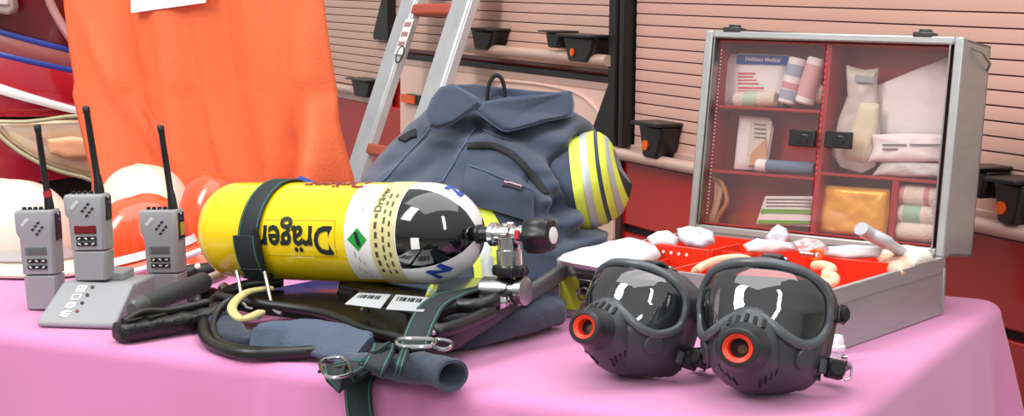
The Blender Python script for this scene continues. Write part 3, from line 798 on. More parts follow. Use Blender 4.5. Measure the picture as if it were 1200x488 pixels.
# glossy black cover with printed label, under the cylinder
q = [PZ(392, 347, TZ + .05), PZ(498, 372, TZ + .05), PZ(520, 335, TZ + .05), PZ(415, 322, TZ + .05)]
mb = MB(); mb.hexa([p - V((0, 0, .01)) for p in q], [p.lerp(sum(q, V()) / 4, .06) + V((0, 0, .022)) for p in q]); cv = mb.build('glossy_cover', GLOSS, hs, bevel=.006, seg=3)
ct = sum(q, V()) / 4 + V((0, 0, .0225)); ex = (q[1] - q[0]).normalized(); ey = Z.cross(ex)
FOIL = mat('foil_label', '#d4d6da', .3, .3)
for k, pl in enumerate(([(404, 357), (420, 344), (458, 346), (446, 362)], [(452, 363), (464, 346), (508, 350), (496, 366)])):
    mb = MB(); mb.prism([PZ(x, y, ct.z) for x, y in pl], Z * .0008); l_ = mb.build('printed_label', FOIL, cv)
    mb = MB()
    for i in range(9):
        a_ = lerp(.1, .75, i / 9); t0, t1 = PZ(*pl[1], ct.z + .0009), PZ(*pl[2], ct.z + .0009); d0, d1 = PZ(*pl[0], ct.z + .0009), PZ(*pl[3], ct.z + .0009)
        f = lambda u, v: t0.lerp(t1, u).lerp(d0.lerp(d1, u), v)
        mb.prism([f(a_, .12), f(a_ + .03 + .02 * (i % 3), .12), f(a_ + .03 + .02 * (i % 3), .38), f(a_, .38)], Z * .0003)
    mb.build('barcode', INK, cv)
# hose loop at the left
lp = [PZ(x, y, TZ + z_) for x, y, z_ in ((330, 330, .06), (285, 336, .05), (252, 352, .035), (239, 378, .018), (246, 402, .012), (285, 414, .012), (345, 414, .014), (400, 408, .02), (430, 395, .035))]
mb = MB(); mb.tube(spline(lp, 10), .0088, 14); mb.build('hose', BLK, hs)
lp = [PZ(x, y, TZ + z_) for x, y, z_ in ((270, 352, .05), (255, 366, .035), (251, 388, .018), (266, 405, .012), (320, 412, .014), (380, 410, .02))]
mb = MB(); mb.tube(spline(lp, 10), .006, 12); mb.build('hose', BLK, hs)
# supply hoses toward the reducer
lp = [PZ(x, y, TZ + z_) for x, y, z_ in ((604, 338, .075), (585, 350, .075), (560, 358, .07), (530, 360, .066), (505, 372, .06), (512, 388, .055), (545, 380, .055), (575, 366, .06))]
mb = MB(); mb.tube(spline(lp, 10), .010, 14); mb.build('hose', BLK, hs)
lp = [PZ(x, y, TZ + z_) for x, y, z_ in ((572, 338, .075), (550, 346, .07), (520, 352, .066), (500, 360, .06), (488, 378, .055))]
mb = MB(); mb.tube(spline(lp, 10), .009, 14); mb.build('hose', BLK, hs)
# pressure reducer
rc = cyM @ V((XR + .048, 0, -.064))
ax = (cyM.to_3x3() @ V((1, 0, 0)))
mb = MB(); mb.lathe([(.016, -.042), (.019, -.04), (.019, .002), (.016, .004), (.016, .012), (.02, .014), (.02, .024), (.012, .026)], rc + V((0, 0, -.014)), ax, 28); rd = mb.build('pressure_reducer', STEEL, hs, ang=30)
rows = []
for r, h_ in ((.015, -.008), (.023, -.006), (.0245, 0), (.023, .007), (.015, .009)):
    rows.append([rc + V((math.cos(a) * r * (1 + .06 * math.cos(8 * a)), math.sin(a) * r * (1 + .06 * math.cos(8 * a)), h_ + .014)) for a in [2 * math.pi * k / 80 for k in range(80)]])
mb = MB(); mb.rings(rows); mb.build('handwheel', BLK, rd)
for k, (a, b) in enumerate((((600, 345), (622, 328)), ((606, 352), (630, 338)), ((592, 352), (575, 362)))):
    p0, p1 = PZ(*a, TZ + .07), PZ(*b, TZ + .075)
    mb = MB(); mb.lathe([(.006, 0), (.009, .002), (.009, .010), (.006, .012), (.006, .02), (.0085, .022), (.0085, .03), (.004, .032)], p0, (p1 - p0), 12); mb.build('hose_fitting', CHROME, rd, ang=30)
# webbing helper with teal stitched edges
def webbing(pts, wd_, w, th=.003, name='strap', par=None, m_=None, stitch=True):
    mb = MB(); mb.ribbon(pts, wd_, w, th); o = mb.build(name, m_ or BAND, par or hs, ang=50)
    if stitch:
        for sgn in (-1, 1):
            P_ = []
            for i, p in enumerate(pts):
                a = pts[max(i - 1, 0)]; b = pts[min(i + 1, len(pts) - 1)]; t = (b - a).normalized()
                d = V(wd_[i] if isinstance(wd_, list) else wd_); d = (d - t * d.dot(t)).normalized()
                P_.append((p, d, t.cross(d)))
            ww = w / 2 - .0035
            mb = MB(); mb.ribbon([p + d * sgn * ww for p, d, n in P_], [d for _, d, _ in P_], .0012, th + .0012); mb.build('teal_edge', TEAL, o)
    return o
# strap around the cylinder
ps = []
for k in range(41):
    a = lerp(-200, 45 - 245 + 360 - 20, k / 40)
ringp = [cyM @ cpt(-.108 + .012 * math.sin((k - 8) / 40 * 3.1), lerp(-42, 190, k / 44) * D2R, .0035) for k in range(45)]
webbing(ringp, cyM.to_3x3() @ V((1, 0, 0)), .036, .003, 'cylinder_strap')
bk = [cyM @ cpt(-.108, lerp(-50, 2, k / 12) * D2R, .0105) for k in range(13)]
webbing(bk, cyM.to_3x3() @ V((1, .0, 0)), .042, .009, 'buckle_pad')
bo = MB()
bo.tube([cyM @ cpt(-.108 + a, b * D2R, .012) for a, b in ((-.019, -34), (.021, -34), (.021, 6), (.019, 10))], .004, 8); bo.tube([cyM @ cpt(-.108 + a, -46 * D2R, .010) for a in (-.024, .024)], .005, 8)
buck = bo.build('tension_buckle', BLK, hs)
bo = MB()
for pl in (((277, 318, 2.50), (280, 330, 2.49), (284, 352, 2.47), (289, 360, 2.455), (297, 362, 2.45)), ((310, 319, 2.49), (313, 332, 2.48), (318, 355, 2.455), (322, 364, 2.44), (330, 368, 2.43))):
    bo.tube(spline([PY(*q_) for q_ in pl], 6), .0028, 8)
bo.build('wire_bail', CHROME, buck)
# pale yellow arc piece on the backplate
lp = [PZ(x, y, TZ + .062) for x, y in ((318, 338), (292, 342), (277, 352), (272, 364), (284, 374), (306, 366))]
mb = MB(); mb.ribbon(spline(lp, 8), [(V((0, 0, 1)).cross((spline(lp, 8)[min(i + 1, 40)] - spline(lp, 8)[max(i - 1, 0)]).normalized())) for i in range(41)], .013, .006); mb.build('yellow_guide', PALEY, hs)
# padded shoulder strap pieces
def pad(name, m_, cl, wpx, th, z, sd, par=None, tilt=0):
    P_ = spline([PZ(x, y, TZ + zz) for x, y, zz in cl], 8); rr = []
    for i, p in enumerate(P_):
        a = P_[max(i - 1, 0)]; b = P_[min(i + 1, len(P_) - 1)]; t = (b - a).normalized(); d = t.cross(Z).normalized(); d = (d * math.cos(tilt) - Z * math.sin(tilt)).normalized(); n = d.cross(t)
        f = i / (len(P_) - 1); w = wpx * (1 if .06 < f < .94 else .8)
        rr.append([p + d * math.copysign(abs(math.cos(k)) ** .6, math.cos(k)) * w / 2 + n * math.copysign(abs(math.sin(k)) ** .7, math.sin(k)) * th / 2 + n * .004 * noise.noise(p * 40 + d * math.cos(k) + V((sd, 0, 0))) for k in [2 * math.pi * q / 20 for q in range(20)]])
    mb = MB(); mb.rings(rr); return mb.build(name, m_, par or hs, ang=70)
pad('shoulder_pad', SLATE, [(296, 402, .018), (330, 396, .026), (368, 396, .030), (402, 404, .028), (426, 414, .022)], .062, .016, 0, 1, None, .62)
pad('shoulder_pad', NAVYD, [(262, 350, .03), (262, 375, .02), (276, 395, .014), (305, 402, .012), (330, 396, .018)], .045, .02, 0, 2)
pad('waist_pad', NAVYD, [(520, 392, .024), (560, 384, .027), (605, 372, .029), (640, 362, .028)], .085, .042, 0, 3)
pad('waist_pad', NAVYD, [(470, 405, .02), (520, 398, .022), (570, 378, .03), (620, 350, .04)], .05, .03, 0, 5)
# rolled navy belt with open end
P_ = [PZ(x, y, TZ + zz) for x, y, zz in ((408, 424, .016), (440, 427, .02), (480, 432, .022), (508, 434, .023), (530, 441, .022))]
sp = spline(P_, 6); rr = []
for i, p in enumerate(sp):
    t = (sp[min(i + 1, len(sp) - 1)] - sp[max(i - 1, 0)]).normalized(); d = t.cross(Z).normalized(); n = d.cross(t)
    f = i / (len(sp) - 1); r = lerp(.014, .025, min(1, f * 1.6))
    rr.append([p + d * math.cos(k) * r * 1.0 + n * math.sin(k) * r * .8 + n * .0035 * noise.noise(p * 60 + n * math.sin(k)) for k in [2 * math.pi * q / 24 for q in range(24)]])
inner = []
for j, s_ in ((-1, .82), (-4, .72), (-8, .6)):
    c = sum(rr[j], V()) / 24; inner.append([c + (p - c) * s_ for p in rr[j]])
mb = MB(); mb.rings(rr + inner, caps=True); mb.build('rolled_belt', NAVY, hs, ang=70)
# strap hanging over the table edge, with buckle
P_ = [PZ(382, 428, TZ + .012), PZ(400, 428, TZ + .018)]
sp = spline([PZ(383, 432, TZ + .01), PZ(405, 427, TZ + .02), PZ(425, 424, TZ + .022), PZ(450, 418, TZ + .024)], 6)
webbing(sp, V((.25, .9, .0)), .034, .004, 'waist_strap')
h0 = PZ(396, 428, TZ + .018); h1 = PZ(402, 444, TZ + .012)
fy = TD
o1 = h1 + (-TD) * .02 + V((.006, 0, -.02)); o2 = o1 + V((.012, -.01, -.06)); o3 = o2 + V((.012, -.006, -.2))
edge0 = (TRF - (h1)).dot(TD)
# make the tail clear the table edge before it drops
k_ = (h1 - TRF).dot(TD)
sh = TW * -.012
e1 = h1 - TD * (k_ * .55) + sh * .5; e2 = h1 + sh - TD * (k_ + .012) + V((.004, 0, -.004)); e3 = h1 + sh - TD * (k_ + .035) + V((.008, 0, -.03)); e4 = e3 - TD * .02 + V((.026, 0, -.12)); e5 = e4 - TD * .02 + V((.02, 0, -.14))
webbing(spline([h0, h1, e1, e2, e3, e4, e5], 7), TW, .04, .004, 'hanging_strap')
lp = [PZ(x, y, TZ + .028) for x, y in ((376, 424), (402, 420), (410, 438), (384, 442))]
mb = MB(); mb.tube(spline(lp, 5, True), .0022, 8, closed=True); mb.build('metal_buckle', CHROME, hs)
sp = spline([PZ(x, y, TZ + zz) for x, y, zz in ((404, 432, .018), (420, 432, .03), (436, 420, .04), (446, 412, .034))], 6)
webbing(sp, V((.5, .7, .4)), .036, .004, 'waist_strap')
sp = spline([PZ(x, y, TZ + zz) for x, y, zz in ((436, 436, .04), (442, 424, .05), (448, 412, .042), (450, 404, .03))], 6)
webbing(sp, V((1, -.2, 0)), .03, .004, 'belt_keeper')
sp = spline([PZ(x, y, TZ + zz) for x, y, zz in ((466, 438, .036), (470, 424, .05), (474, 412, .044))], 6)
webbing(sp, V((1, -.2, 0)), .012, .004, 'belt_keeper')
# strap from the valve side down to the ladder-lock buckle
sp = spline([PZ(x, y, TZ + zz) for x, y, zz in ((566, 338, .075), (530, 346, .078), (508, 358, .074), (496, 376, .066), (488, 396, .052), (484, 410, .045))], 7)
webbing(sp, [V((1, .9, .0)) if i < 10 else V((1, -.1, 0)) for i in range(len(sp))], .036, .004, 'shoulder_strap')
lp = [PZ(x, y, TZ + .062) for x, y in ((468, 398), (506, 398), (504, 406), (470, 406))]
mb = MB(); mb.tube(spline(lp, 4, True), .0026, 8, closed=True); mb.build('metal_buckle', CHROME, hs)
lp = [PZ(x, y, TZ + .058) for x, y in ((510, 398), (530, 402), (522, 410), (508, 406))]
mb = MB(); mb.tube(spline(lp, 4, True), .0024, 8, closed=True); mb.build('metal_buckle', CHROME, hs)
for px, py in ((428, 366), (505, 392), (523, 388), (538, 384), (300, 374)):
    mb = MB(); mb.lathe([(.007, 0), (.0075, .004), (.004, .007)], PZ(px, py, TZ + .052), Z, 14); mb.build('screw', STEEL, hs)

# ------------------------------------------------------------------ ribbed grip, pouch strap, microphone at the left
p0, p1 = PZ(160, 361, TZ + .040), PZ(240, 330, TZ + .052)
gr = thing('ribbed_grip', 'dark grey ribbed hand grip with a pale shaft, in front of the charger', 'hand grip', (p0.x, p0.y, TZ))
d = (p1 - p0); L = d.length; mb = MB()
pr = [(.002, -.012), (.009, -.011), (.0135, -.007), (.0148, 0), (.0148, .016), (.0135, .0175)]
k = .018
while k < L - .004: pr += [(.0118, k), (.0148, k + .0008), (.0148, k + .0028), (.0118, k + .0036)]; k += .0056
pr += [(.013, L), (.010, L + .004)]
mb.lathe(pr, p0, d, 28); mb.build('rubber_handle', mat('grip_rubber', '#4b4c4e', .4), gr, ang=25)
mb = MB(); mb.lathe([(.0085, L), (.0085, L + .05), (.0075, L + .055)], p0, d, 20); mb.build('shaft', mat('pale_shaft', '#cfc9b6', .35), gr)
lp = [PZ(x, y, TZ + zz) for x, y, zz in ((262, 318, .055), (240, 326, .054), (216, 331, .05), (204, 336, .045))]
mb = MB(); mb.tube(spline(lp, 6), .004, 10); o = mb.build('thin_red_hose', mat('hose_red', '#b82a2c', .4), None); tag(o, 'thin red hose running behind the ribbed grip', 'hose')

lp = spline([PZ(x, y, TZ + zz) for x, y, zz in ((137, 391, .016), (165, 386, .017), (200, 380, .018), (235, 372, .022), (262, 364, .03))], 8)
ps_ = thing('padded_leather_strap', 'black padded strap lying under the ribbed grip', 'strap', lp[0] - V((0, 0, .016)))
rr = []
for i, p in enumerate(lp):
    t = (lp[min(i + 1, len(lp) - 1)] - lp[max(i - 1, 0)]).normalized(); dd_ = t.cross(Z).normalized(); n = dd_.cross(t)
    f = 1 if i > 1 else (.6, .9)[i]
    rr.append([p + dd_ * math.copysign(abs(math.cos(k)) ** .6, math.cos(k)) * .020 * f + n * math.copysign(abs(math.sin(k)) ** .6, math.sin(k)) * .0135 * f + n * .003 * noise.noise(p * 55 + dd_ * math.cos(k) * 2) for k in [2 * math.pi * q / 20 for q in range(20)]])
mb = MB(); mb.rings(rr); mb.build('pad', mat('black_leather', '#121213', .35, bump=.3, bs=120), ps_)
mb = MB(); mb.tube(spline([lp[3] + V((0, .0, .014)), lp[8] + V((0, .008, .022)), lp[14] + V((0, .01, .018)), lp[20] + V((0, .006, .018)), lp[26] + V((0, .004, .018))], 6), .006, 10); mb.build('cord', BLK, ps_)
for i in (6, 12):
    mb = MB(); mb.ribbon([lp[i] + V((0, 0, .015)) + TD * a for a in (-.02, 0, .02)], TW, .012, .006); mb.build('strap_loop', BLK, ps_)

o = thing('hand_microphone', 'small black tube with a white stud, behind the ribbed grip', 'microphone', PZ(230, 330))
a, b = PZ(210, 324, TZ + .03), PZ(256, 318, TZ + .034)
mb = MB(); mb.lathe([(.013, 0), (.0165, .004), (.0165, .05), (.012, .056)], a, b - a, 24); mb.build('body', BLK, o)
q = PZ(232, 313, TZ + .046); mb = MB(); mb.lathe([(.0045, 0), (.0045, .004), (.002, .0055)], q, (-.1, -.7, .6), 14); mb.build('stud', LABEL, o)
mb = MB(); c = PZ(243, 352, TZ + .02); mb.blob(c, (.03, .026, .018), .1, 9, 14, 18); o = mb.build('demand_valve', BLK); tag(o, 'small black plastic valve body left of the yellow guide arc', 'valve')
c = PZ(262, 340, TZ + .04); mb = MB(); mb.lathe([(.008, 0), (.009, .003), (.009, .008), (.005, .012)], c, (.2, -.8, .5), 16); mb.build('chrome_nut', CHROME, o)

# ------------------------------------------------------------------ navy jacket
JY = 2.90
JR = [(352, 396, 700, 2.86, .15), (320, 398, 708, 2.86, .15), (296, 400, 713, 2.87, .15), (276, 402, 704, 2.87, .145), (258, 406, 688, 2.88, .14), (238, 411, 677, 2.885, .135), (218, 419, 673, 2.89, .13), (198, 434, 678, 2.91, .12), (180, 453, 690, 2.925, .11), (168, 464, 694, 2.94, .1), (158, 476, 692, 2.948, .093), (146, 488, 682, 2.955, .082), (132, 498, 670, 2.965, .068), (120, 508, 660, 2.97, .05), (112, 520, 645, 2.972, .03)]
def jrow(y):
    for a, b in zip(JR, JR[1:]):
        if a[0] >= y >= b[0]:
            t = (a[0] - y) / (a[0] - b[0]); t = t; return [lerp(a[i], b[i], t) for i in range(1, 5)]
creases = [([(520, 152), (548, 150), (570, 152), (600, 160), (650, 148)], .012, 7), ([(560, 150), (520, 180), (470, 215)], .010, 9), ([(596, 154), (640, 180), (665, 215)], .012, 9), ([(680, 165), (660, 190), (655, 240)], .016, 10),
           ([(540, 152), (520, 200)], .006, 5), ([(640, 250), (670, 240), (690, 262)], .014, 8), ([(620, 215), (650, 236), (652, 270)], .012, 7),
           ([(500, 160), (480, 185), (440, 200)], .008, 7), ([(690, 268), (650, 285)], .012, 7), ([(580, 190), (610, 205), (640, 212)], .006, 6)]
def segd(p, a, b):
    ax_, ay = b[0] - a[0], b[1] - a[1]; t = max(0, min(1, ((p[0] - a[0]) * ax_ + (p[1] - a[1]) * ay) / (ax_ * ax_ + ay * ay)))
    return math.hypot(p[0] - a[0] - ax_ * t, p[1] - a[1] - ay * t)
rows = []; NJ = 120
for k in range(81):
    y = lerp(352, 112, k / 80); xl, xr, Yc, dh = jrow(y)
    A, B = PY(xl, y, Yc), PY(xr, y, Yc); C = (A + B) / 2; hw = (B - A).length / 2; L = []
    for j in range(NJ):
        a = 2 * math.pi * j / NJ; ca, sa = math.cos(a), math.sin(a)
        p = C + V((math.copysign(abs(ca) ** .8, ca) * hw, math.copysign(abs(sa) ** .85, sa) * dh, 0))
        nrm_ = V((ca, sa, .2)).normalized()
        dsp = .010 * noise.noise(p * 9) + .008 * (1 - 2 * abs(noise.noise(p * 13 + V((3, 1, 0)))))
        if sa < .1:
            q = proj(p)
            for pl, am, wd_ in creases:
                dm = min(segd(q, s0, s1) for s0, s1 in zip(pl, pl[1:]))
                dsp -= am * math.exp(-(dm / wd_) ** 2); dsp += am * .45 * math.exp(-((dm - wd_ * 1.9) / wd_) ** 2)
        p = p + nrm_ * dsp
        p.z = max(p.z, TZ + .003)
        L.append(p)
    rows.append(L)
jk = thing('firefighter_jacket', 'folded navy firefighter jacket with yellow and silver striped sleeve', 'jacket', PY(570, 342, 2.87))
mb = MB(); mb.rings(rows); jb = mb.build('jacket_body', NAVY, jk, ang=180)
bvh = BVHTree.FromPolygons(mb.v, mb.f)
def jhit(px, py, off=.002):
    d = ray(px, py).normalized(); h = bvh.ray_cast(CAM, d)
    if h[0] is None: return PY(px, py, 2.9), V((0, -1, .2))
    n = h[1] if h[1].dot(d) < 0 else -h[1]
    return h[0] + n * off, n
def jstrip(name, m_, pts, w, th=.004, off=.002, par=None, n=6):
    sp_ = spline([(x, y, 0) for x, y in pts], n); P_ = [jhit(q.x, q.y, off) for q in sp_]
    ps2 = [p for p, _ in P_]
    sm = [ps2[0]] + [(ps2[i - 1] + ps2[i] * 2 + ps2[i + 1]) / 4 for i in range(1, len(ps2) - 1)] + [ps2[-1]]
    wdl = []
    for i in range(len(sm)):
        t = (sm[min(i + 1, len(sm) - 1)] - sm[max(i - 1, 0)]).normalized(); wdl.append(t.cross(P_[i][1]))
    mb = MB(); mb.ribbon(sm, wdl, w, th); return mb.build(name, m_, par or jk, ang=50)
def jpatch(name, m_, quad, n=10, m2=10, off=.004, th=.005):
    a, b, c, d = [V((x, y, 0)) for x, y in quad]
    rt = []; rb = []
    for i in range(n + 1):
        L = []; Lb = []
        for j in range(m2 + 1):
            q = a.lerp(b, j / m2).lerp(d.lerp(c, j / m2), i / n); p, nn = jhit(q.x, q.y, off)
            L.append(p + nn * th); Lb.append(p - nn * th)
        rt.append(L + Lb[::-1])
    mb = MB(); mb.rings(rt); return mb.build(name, m_, jk, ang=50)
BPIPE = mat('black_piping', '#15181f', .8, bump=.2, bs=300)
SEAM = mat('seam_thread', '#4d5b76', .8)
jstrip('black_band', BPIPE, [(548, 172), (575, 171), (600, 182), (622, 204), (640, 228)], .012, .005)
jstrip('front_seam', SEAM, [(556, 150), (540, 178), (518, 214)], .003, .002)
jstrip('front_seam', SEAM, [(505, 152), (470, 190), (448, 214)], .003, .002)
jstrip('front_seam', SEAM, [(566, 152), (580, 160), (600, 166)], .003, .002)
jpatch('pocket_flap', NAVY, [(548, 196), (625, 226), (626, 262), (540, 236)])
jstrip('pocket_stitching', SEAM, [(549, 199), (585, 212), (622, 227)], .002, .002, .010)
lbp = jstrip('name_tag', mat('tag_dark', '#2b2533', .6), [(591, 218), (601, 221), (611, 225)], .011, .003, .010)
jstrip('tag_stripe', mat('tag_pink', '#c9a0a8', .6), [(592, 217.5), (601, 220), (610, 224)], .0025, .002, .0125, lbp)
jstrip('black_patch', BPIPE, [(471, 166), (480, 160), (488, 157)], .022, .006)
jstrip('hem_stripe', FLUO, [(545, 243), (562, 265), (572, 290), (578, 330)], .06, .004)
jstrip('hem_stripe', SILV, [(545, 247), (560, 268), (568, 292), (572, 330)], .02, .004, .0045)
# collar
def flap(name, px, Yf, th, amp=.004, bend=0):
    pts = [V((x, y, 0)) for x, y in px]
    pts = [pts[i].lerp(pts[(i + 1) % len(pts)], f) for i in range(len(pts)) for f in (.08, .36, .64, .92)]
    P3 = []
    for q in pts:
        p, n = jhit(q.x, q.y, .0); d = ray(q.x, q.y)
        P3.append(PY(q.x, q.y, Yf(q.x, q.y)))
    mb = MB(); mb.pillow(P3, (0, -1, .25), th, K=7, amp=amp, sc=22, sub=2, pw=14)
    return mb.build(name, NAVY, jk, ang=80), P3
flap('back_collar', [(512, 108), (530, 100), (556, 99), (590, 104), (630, 108), (664, 110), (672, 130), (620, 140), (560, 140), (515, 138)], lambda x, y: 2.95 + (130 - y) * .0006, .045)
fl, P3 = flap('collar_flap', [(499, 133), (506, 116), (516, 103), (531, 99), (545, 106), (560, 115), (563, 121), (555, 128), (531, 145), (512, 151), (503, 149)], lambda x, y: 2.868 - (y - 125) * .0009, .015)
mb = MB(); mb.tube(P3, .0012, 6, closed=True); mb.build('stitched_edge', SEAM, fl)
fr, P3 = flap('collar_flap', [(556, 129), (562, 121), (590, 116), (635, 112), (669, 107), (672, 121), (671, 136), (640, 142), (612, 150), (596, 154), (588, 153), (572, 142)], lambda x, y: 2.872 - (y - 125) * .0009 + max(0, x - 620) * .0006, .015)
mb = MB(); mb.tube(P3, .0016, 6, closed=True); mb.build('stitched_edge', SEAM, fr)
lp = spline([PY(x, y, 2.925) for x, y in ((571, 120), (572, 104), (576, 93), (582, 88), (588, 93), (591, 104), (592, 118))], 6)
mb = MB(); mb.ribbon(lp, V((.0, 1, 0)), .014, .0065); mb.build('hanger_loop', BPIPE, jk)
# sleeve with reflective bands
SST = [(636, 190, 250, .05), (650, 176, 262, .075), (662, 168, 268, .085), (674, 163, 268, .09), (683, 160, 265, .09), (691, 158, 261, .088), (698, 157, 257, .086), (705, 159, 252, .082), (711, 163, 246, .075), (716, 169, 238, .065), (720, 178, 228, .05), (722, 192, 214, .025)]
def sst(u):
    u = max(0, min(1, u)) * (len(SST) - 1); i = min(int(u), len(SST) - 2); t = u - i
    return [lerp(SST[i][k], SST[i + 1][k], t) for k in range(4)]
def sring(u, off=0, n=64):
    x, y0, y1, dh = sst(u); Yc = 2.885 + .05 * u; L = []
    T_, B_ = PY(x, y0, Yc), PY(x + 17, y1, Yc); C = (T_ + B_) / 2; hh = (T_ - B_) / 2
    for k in range(n):
        a = 2 * math.pi * k / n
        p = C + hh * math.cos(a) * (1 + off / hh.length) + V((-.35 * math.sin(a) * dh * .3, -math.sin(a) * (dh + off), 0))
        p += (p - C).normalized() * (.006 * noise.noise(p * 14) + .003 * noise.noise(p * 33))
        p.z = max(p.z, TZ + .002)
        L.append(p)
    return L
mb = MB(); mb.rings([sring(k / 44) for k in range(45)]); sl = mb.build('sleeve', NAVY, jk, ang=180)
def sband(name, m_, u0, u1, off, par):
    mb = MB(); mb.grid([sring(lerp(u0, u1, k / 8), off) for k in range(9)], cv=True); return mb.build(name, m_, par, ang=180)
for u0, u1 in ((.225, .525), (.585, .90)):
    b = sband('reflective_stripe', FLUO, u0, u1, .0025, jk); sband('silver_band', SILV, lerp(u0, u1, .36), lerp(u0, u1, .66), .004, b)
sband('cuff', BPIPE, .90, 1.0, .003, jk)
# blue cloth behind the cylinder
mb = MB(); c = PZ(352, 300, TZ); c = V((PY(352, 210, 3.02).x, 3.02, TZ + .075))
mb.blob(c, (.075, .05, .082), .05, 8, 26, 40, 3)
c2 = V((PY(390, 212, 3.0).x, 3.0, TZ + .072)); mb.blob(c2, (.055, .045, .078), .05, 8, 22, 36, 8)
for p in mb.v:
    p.z += .010 * noise.noise(p * 22) + .006 * (1 - 2 * abs(noise.noise(p * 35))); p.z = max(p.z, TZ + .002)
tag(mb.build('blue_cloth', BLUEC, ang=180), 'crumpled bright blue cloth behind the yellow cylinder', 'cloth')

# ------------------------------------------------------------------ first aid case
TH = .64; CW, CD, CH = .450, .379, .0878
FRc = V((.428 , 2.335, TZ + .002))
Wd = V((math.cos(TH), -math.sin(TH), 0)); Dd = V((math.sin(TH), math.cos(TH), 0))
FRc = PZ(971, 418) ; FRc.z = TZ + .0025
FLc = FRc - Wd * CW
CM = MX.Translation(FLc) @ MX.Rotation(-TH, 4, 'Z'); CMI = CM.inverted()
fa = thing('first_aid_case', 'open aluminium first aid case with red compartments and clear covered lid', 'first aid case', None, M=CM)
t_ = .004
mb = MB()
mb.box((CW / 2, CD / 2, .002), (CW, CD, .004))
for c, s in (((CW / 2, t_ / 2, CH / 2), (CW, t_, CH)), ((CW / 2, CD - t_ / 2, CH / 2), (CW, t_, CH)), ((t_ / 2, CD / 2, CH / 2), (t_, CD - 2 * t_, CH)), ((CW - t_ / 2, CD / 2, CH / 2), (t_, CD - 2 * t_, CH))): mb.box(c, s)
base = mb.build('base_shell', ALU, fa, world=False)
mb = MB()
for z0, z1, o_ in ((CH - .022, CH + .001, .0025), (0, .006, .002)):
    ring = lambda z, o: [V((-o, -o, z)), V((CW + o, -o, z)), V((CW + o, CD + o, z)), V((-o, CD + o, z))]
    mb.rings([ring(z0, 0), ring(z0 + .001, o_), ring(z1, o_), ring(z1, -.006), ring(z1 - .004, -.006)], caps=False)
mb.build('base_rim', ALU, fa, world=False, ang=25)
for x in (0, CW):
    for y in (0, CD):
        mb = MB(); mb.box((x, y, CH * .42), (.008, .008, CH * .8)); mb.build('corner_strip', ALU, fa, world=False, bevel=.002)
mb = MB(); mb.prism([V((.005, -.0008, .012)), V((.036, -.0008, .012)), V((.07, -.0008, .062)), V((.005, -.0008, .062))], (0, -.0006, 0)); mb.build('lime_patch', LIME, fa, world=False)  # flat yellow-green patch on the front wall of the base
for x in (.055, .36):
    mb = MB(); mb.box((x, -.005, .066), (.034, .008, .012)); mb.box((x, -.007, .05), (.024, .007, .024)); lt = mb.build('latch', STEEL, fa, world=False, bevel=.0015)
    mb = MB(); mb.tube([V((x + .012 * math.cos(a), -.013, .04 + .010 * math.sin(a))) for a in [k * math.pi / 10 for k in range(20)]], .002, 8, closed=True); mb.build('latch_ring', CHROME, lt, world=False)
    mb = MB(); mb.box((x, -.011, .05), (.012, .003, .014)); mb.build('latch_slot', BLK, lt, world=False)
# red tray inside
g = .006; tz = .02
mb = MB(); mb.box((CW / 2, CD / 2, tz - .004), (CW - 2 * g, CD - 2 * g, .004))
for c, s in (((CW / 2, g + .002, (tz + CH - .004) / 2), (CW - 2 * g, .003, CH - tz)), ((CW / 2, CD - g - .002, (tz + CH - .004) / 2), (CW - 2 * g, .003, CH - tz)), ((g + .002, CD / 2, (tz + CH - .004) / 2), (.003, CD - 2 * g, CH - tz)), ((CW - g - .002, CD / 2, (tz + CH - .004) / 2), (.003, CD - 2 * g, CH - tz))): mb.box(c, s)
mb.build('tray', TRAY, fa, world=False, bevel=.001)
def cpx(px, py, z=CH): return CMI @ PZ(px, py, FLc.z + z)
def divider(a, b, z1a, z1b, holes=False, ang_=None, th=.004, z0=.018, m_=None):
    a = cpx(*a, z1a); b = cpx(*b, z1b)
    mb = MB(); d = (b - a); d.z = 0; n = V((d.y, -d.x, 0)).normalized() * th
    mb.prism([V((a.x, a.y, z0)), V((b.x, b.y, z0)), V((b.x, b.y, z1b)), V((a.x, a.y, z1a))], n)
    o = mb.build('divider', m_ or TRAY, fa, world=False, bevel=.001)
    if holes:
        for k in range(5):
            p = a.lerp(b, .32 + .1 * k); p.z -= .012
            h = MB(); h.lathe([(.0026, 0), (.0026, .0008)], p + n * 1.02 if n.y < 0 else p - n * .02, V((0, -1, 0)) if n.y < 0 else V((0, -1, 0)), 12); h.build('hole', PAPER, o, world=False)
    return o
divider((742, 281), (832, 293), CH + .012, CH + .008, True)
divider((832, 293), (866, 285), CH + .006, CH + .012)
divider((772, 318), (870, 296), CH - .004, CH + .006)
divider((835, 292), (900, 300), CH + .004, CH + .004)
divider((958, 300), (1050, 309), CH + .006, CH + .004)
divider((757, 310), (800, 297), CH - .012, CH - .01)
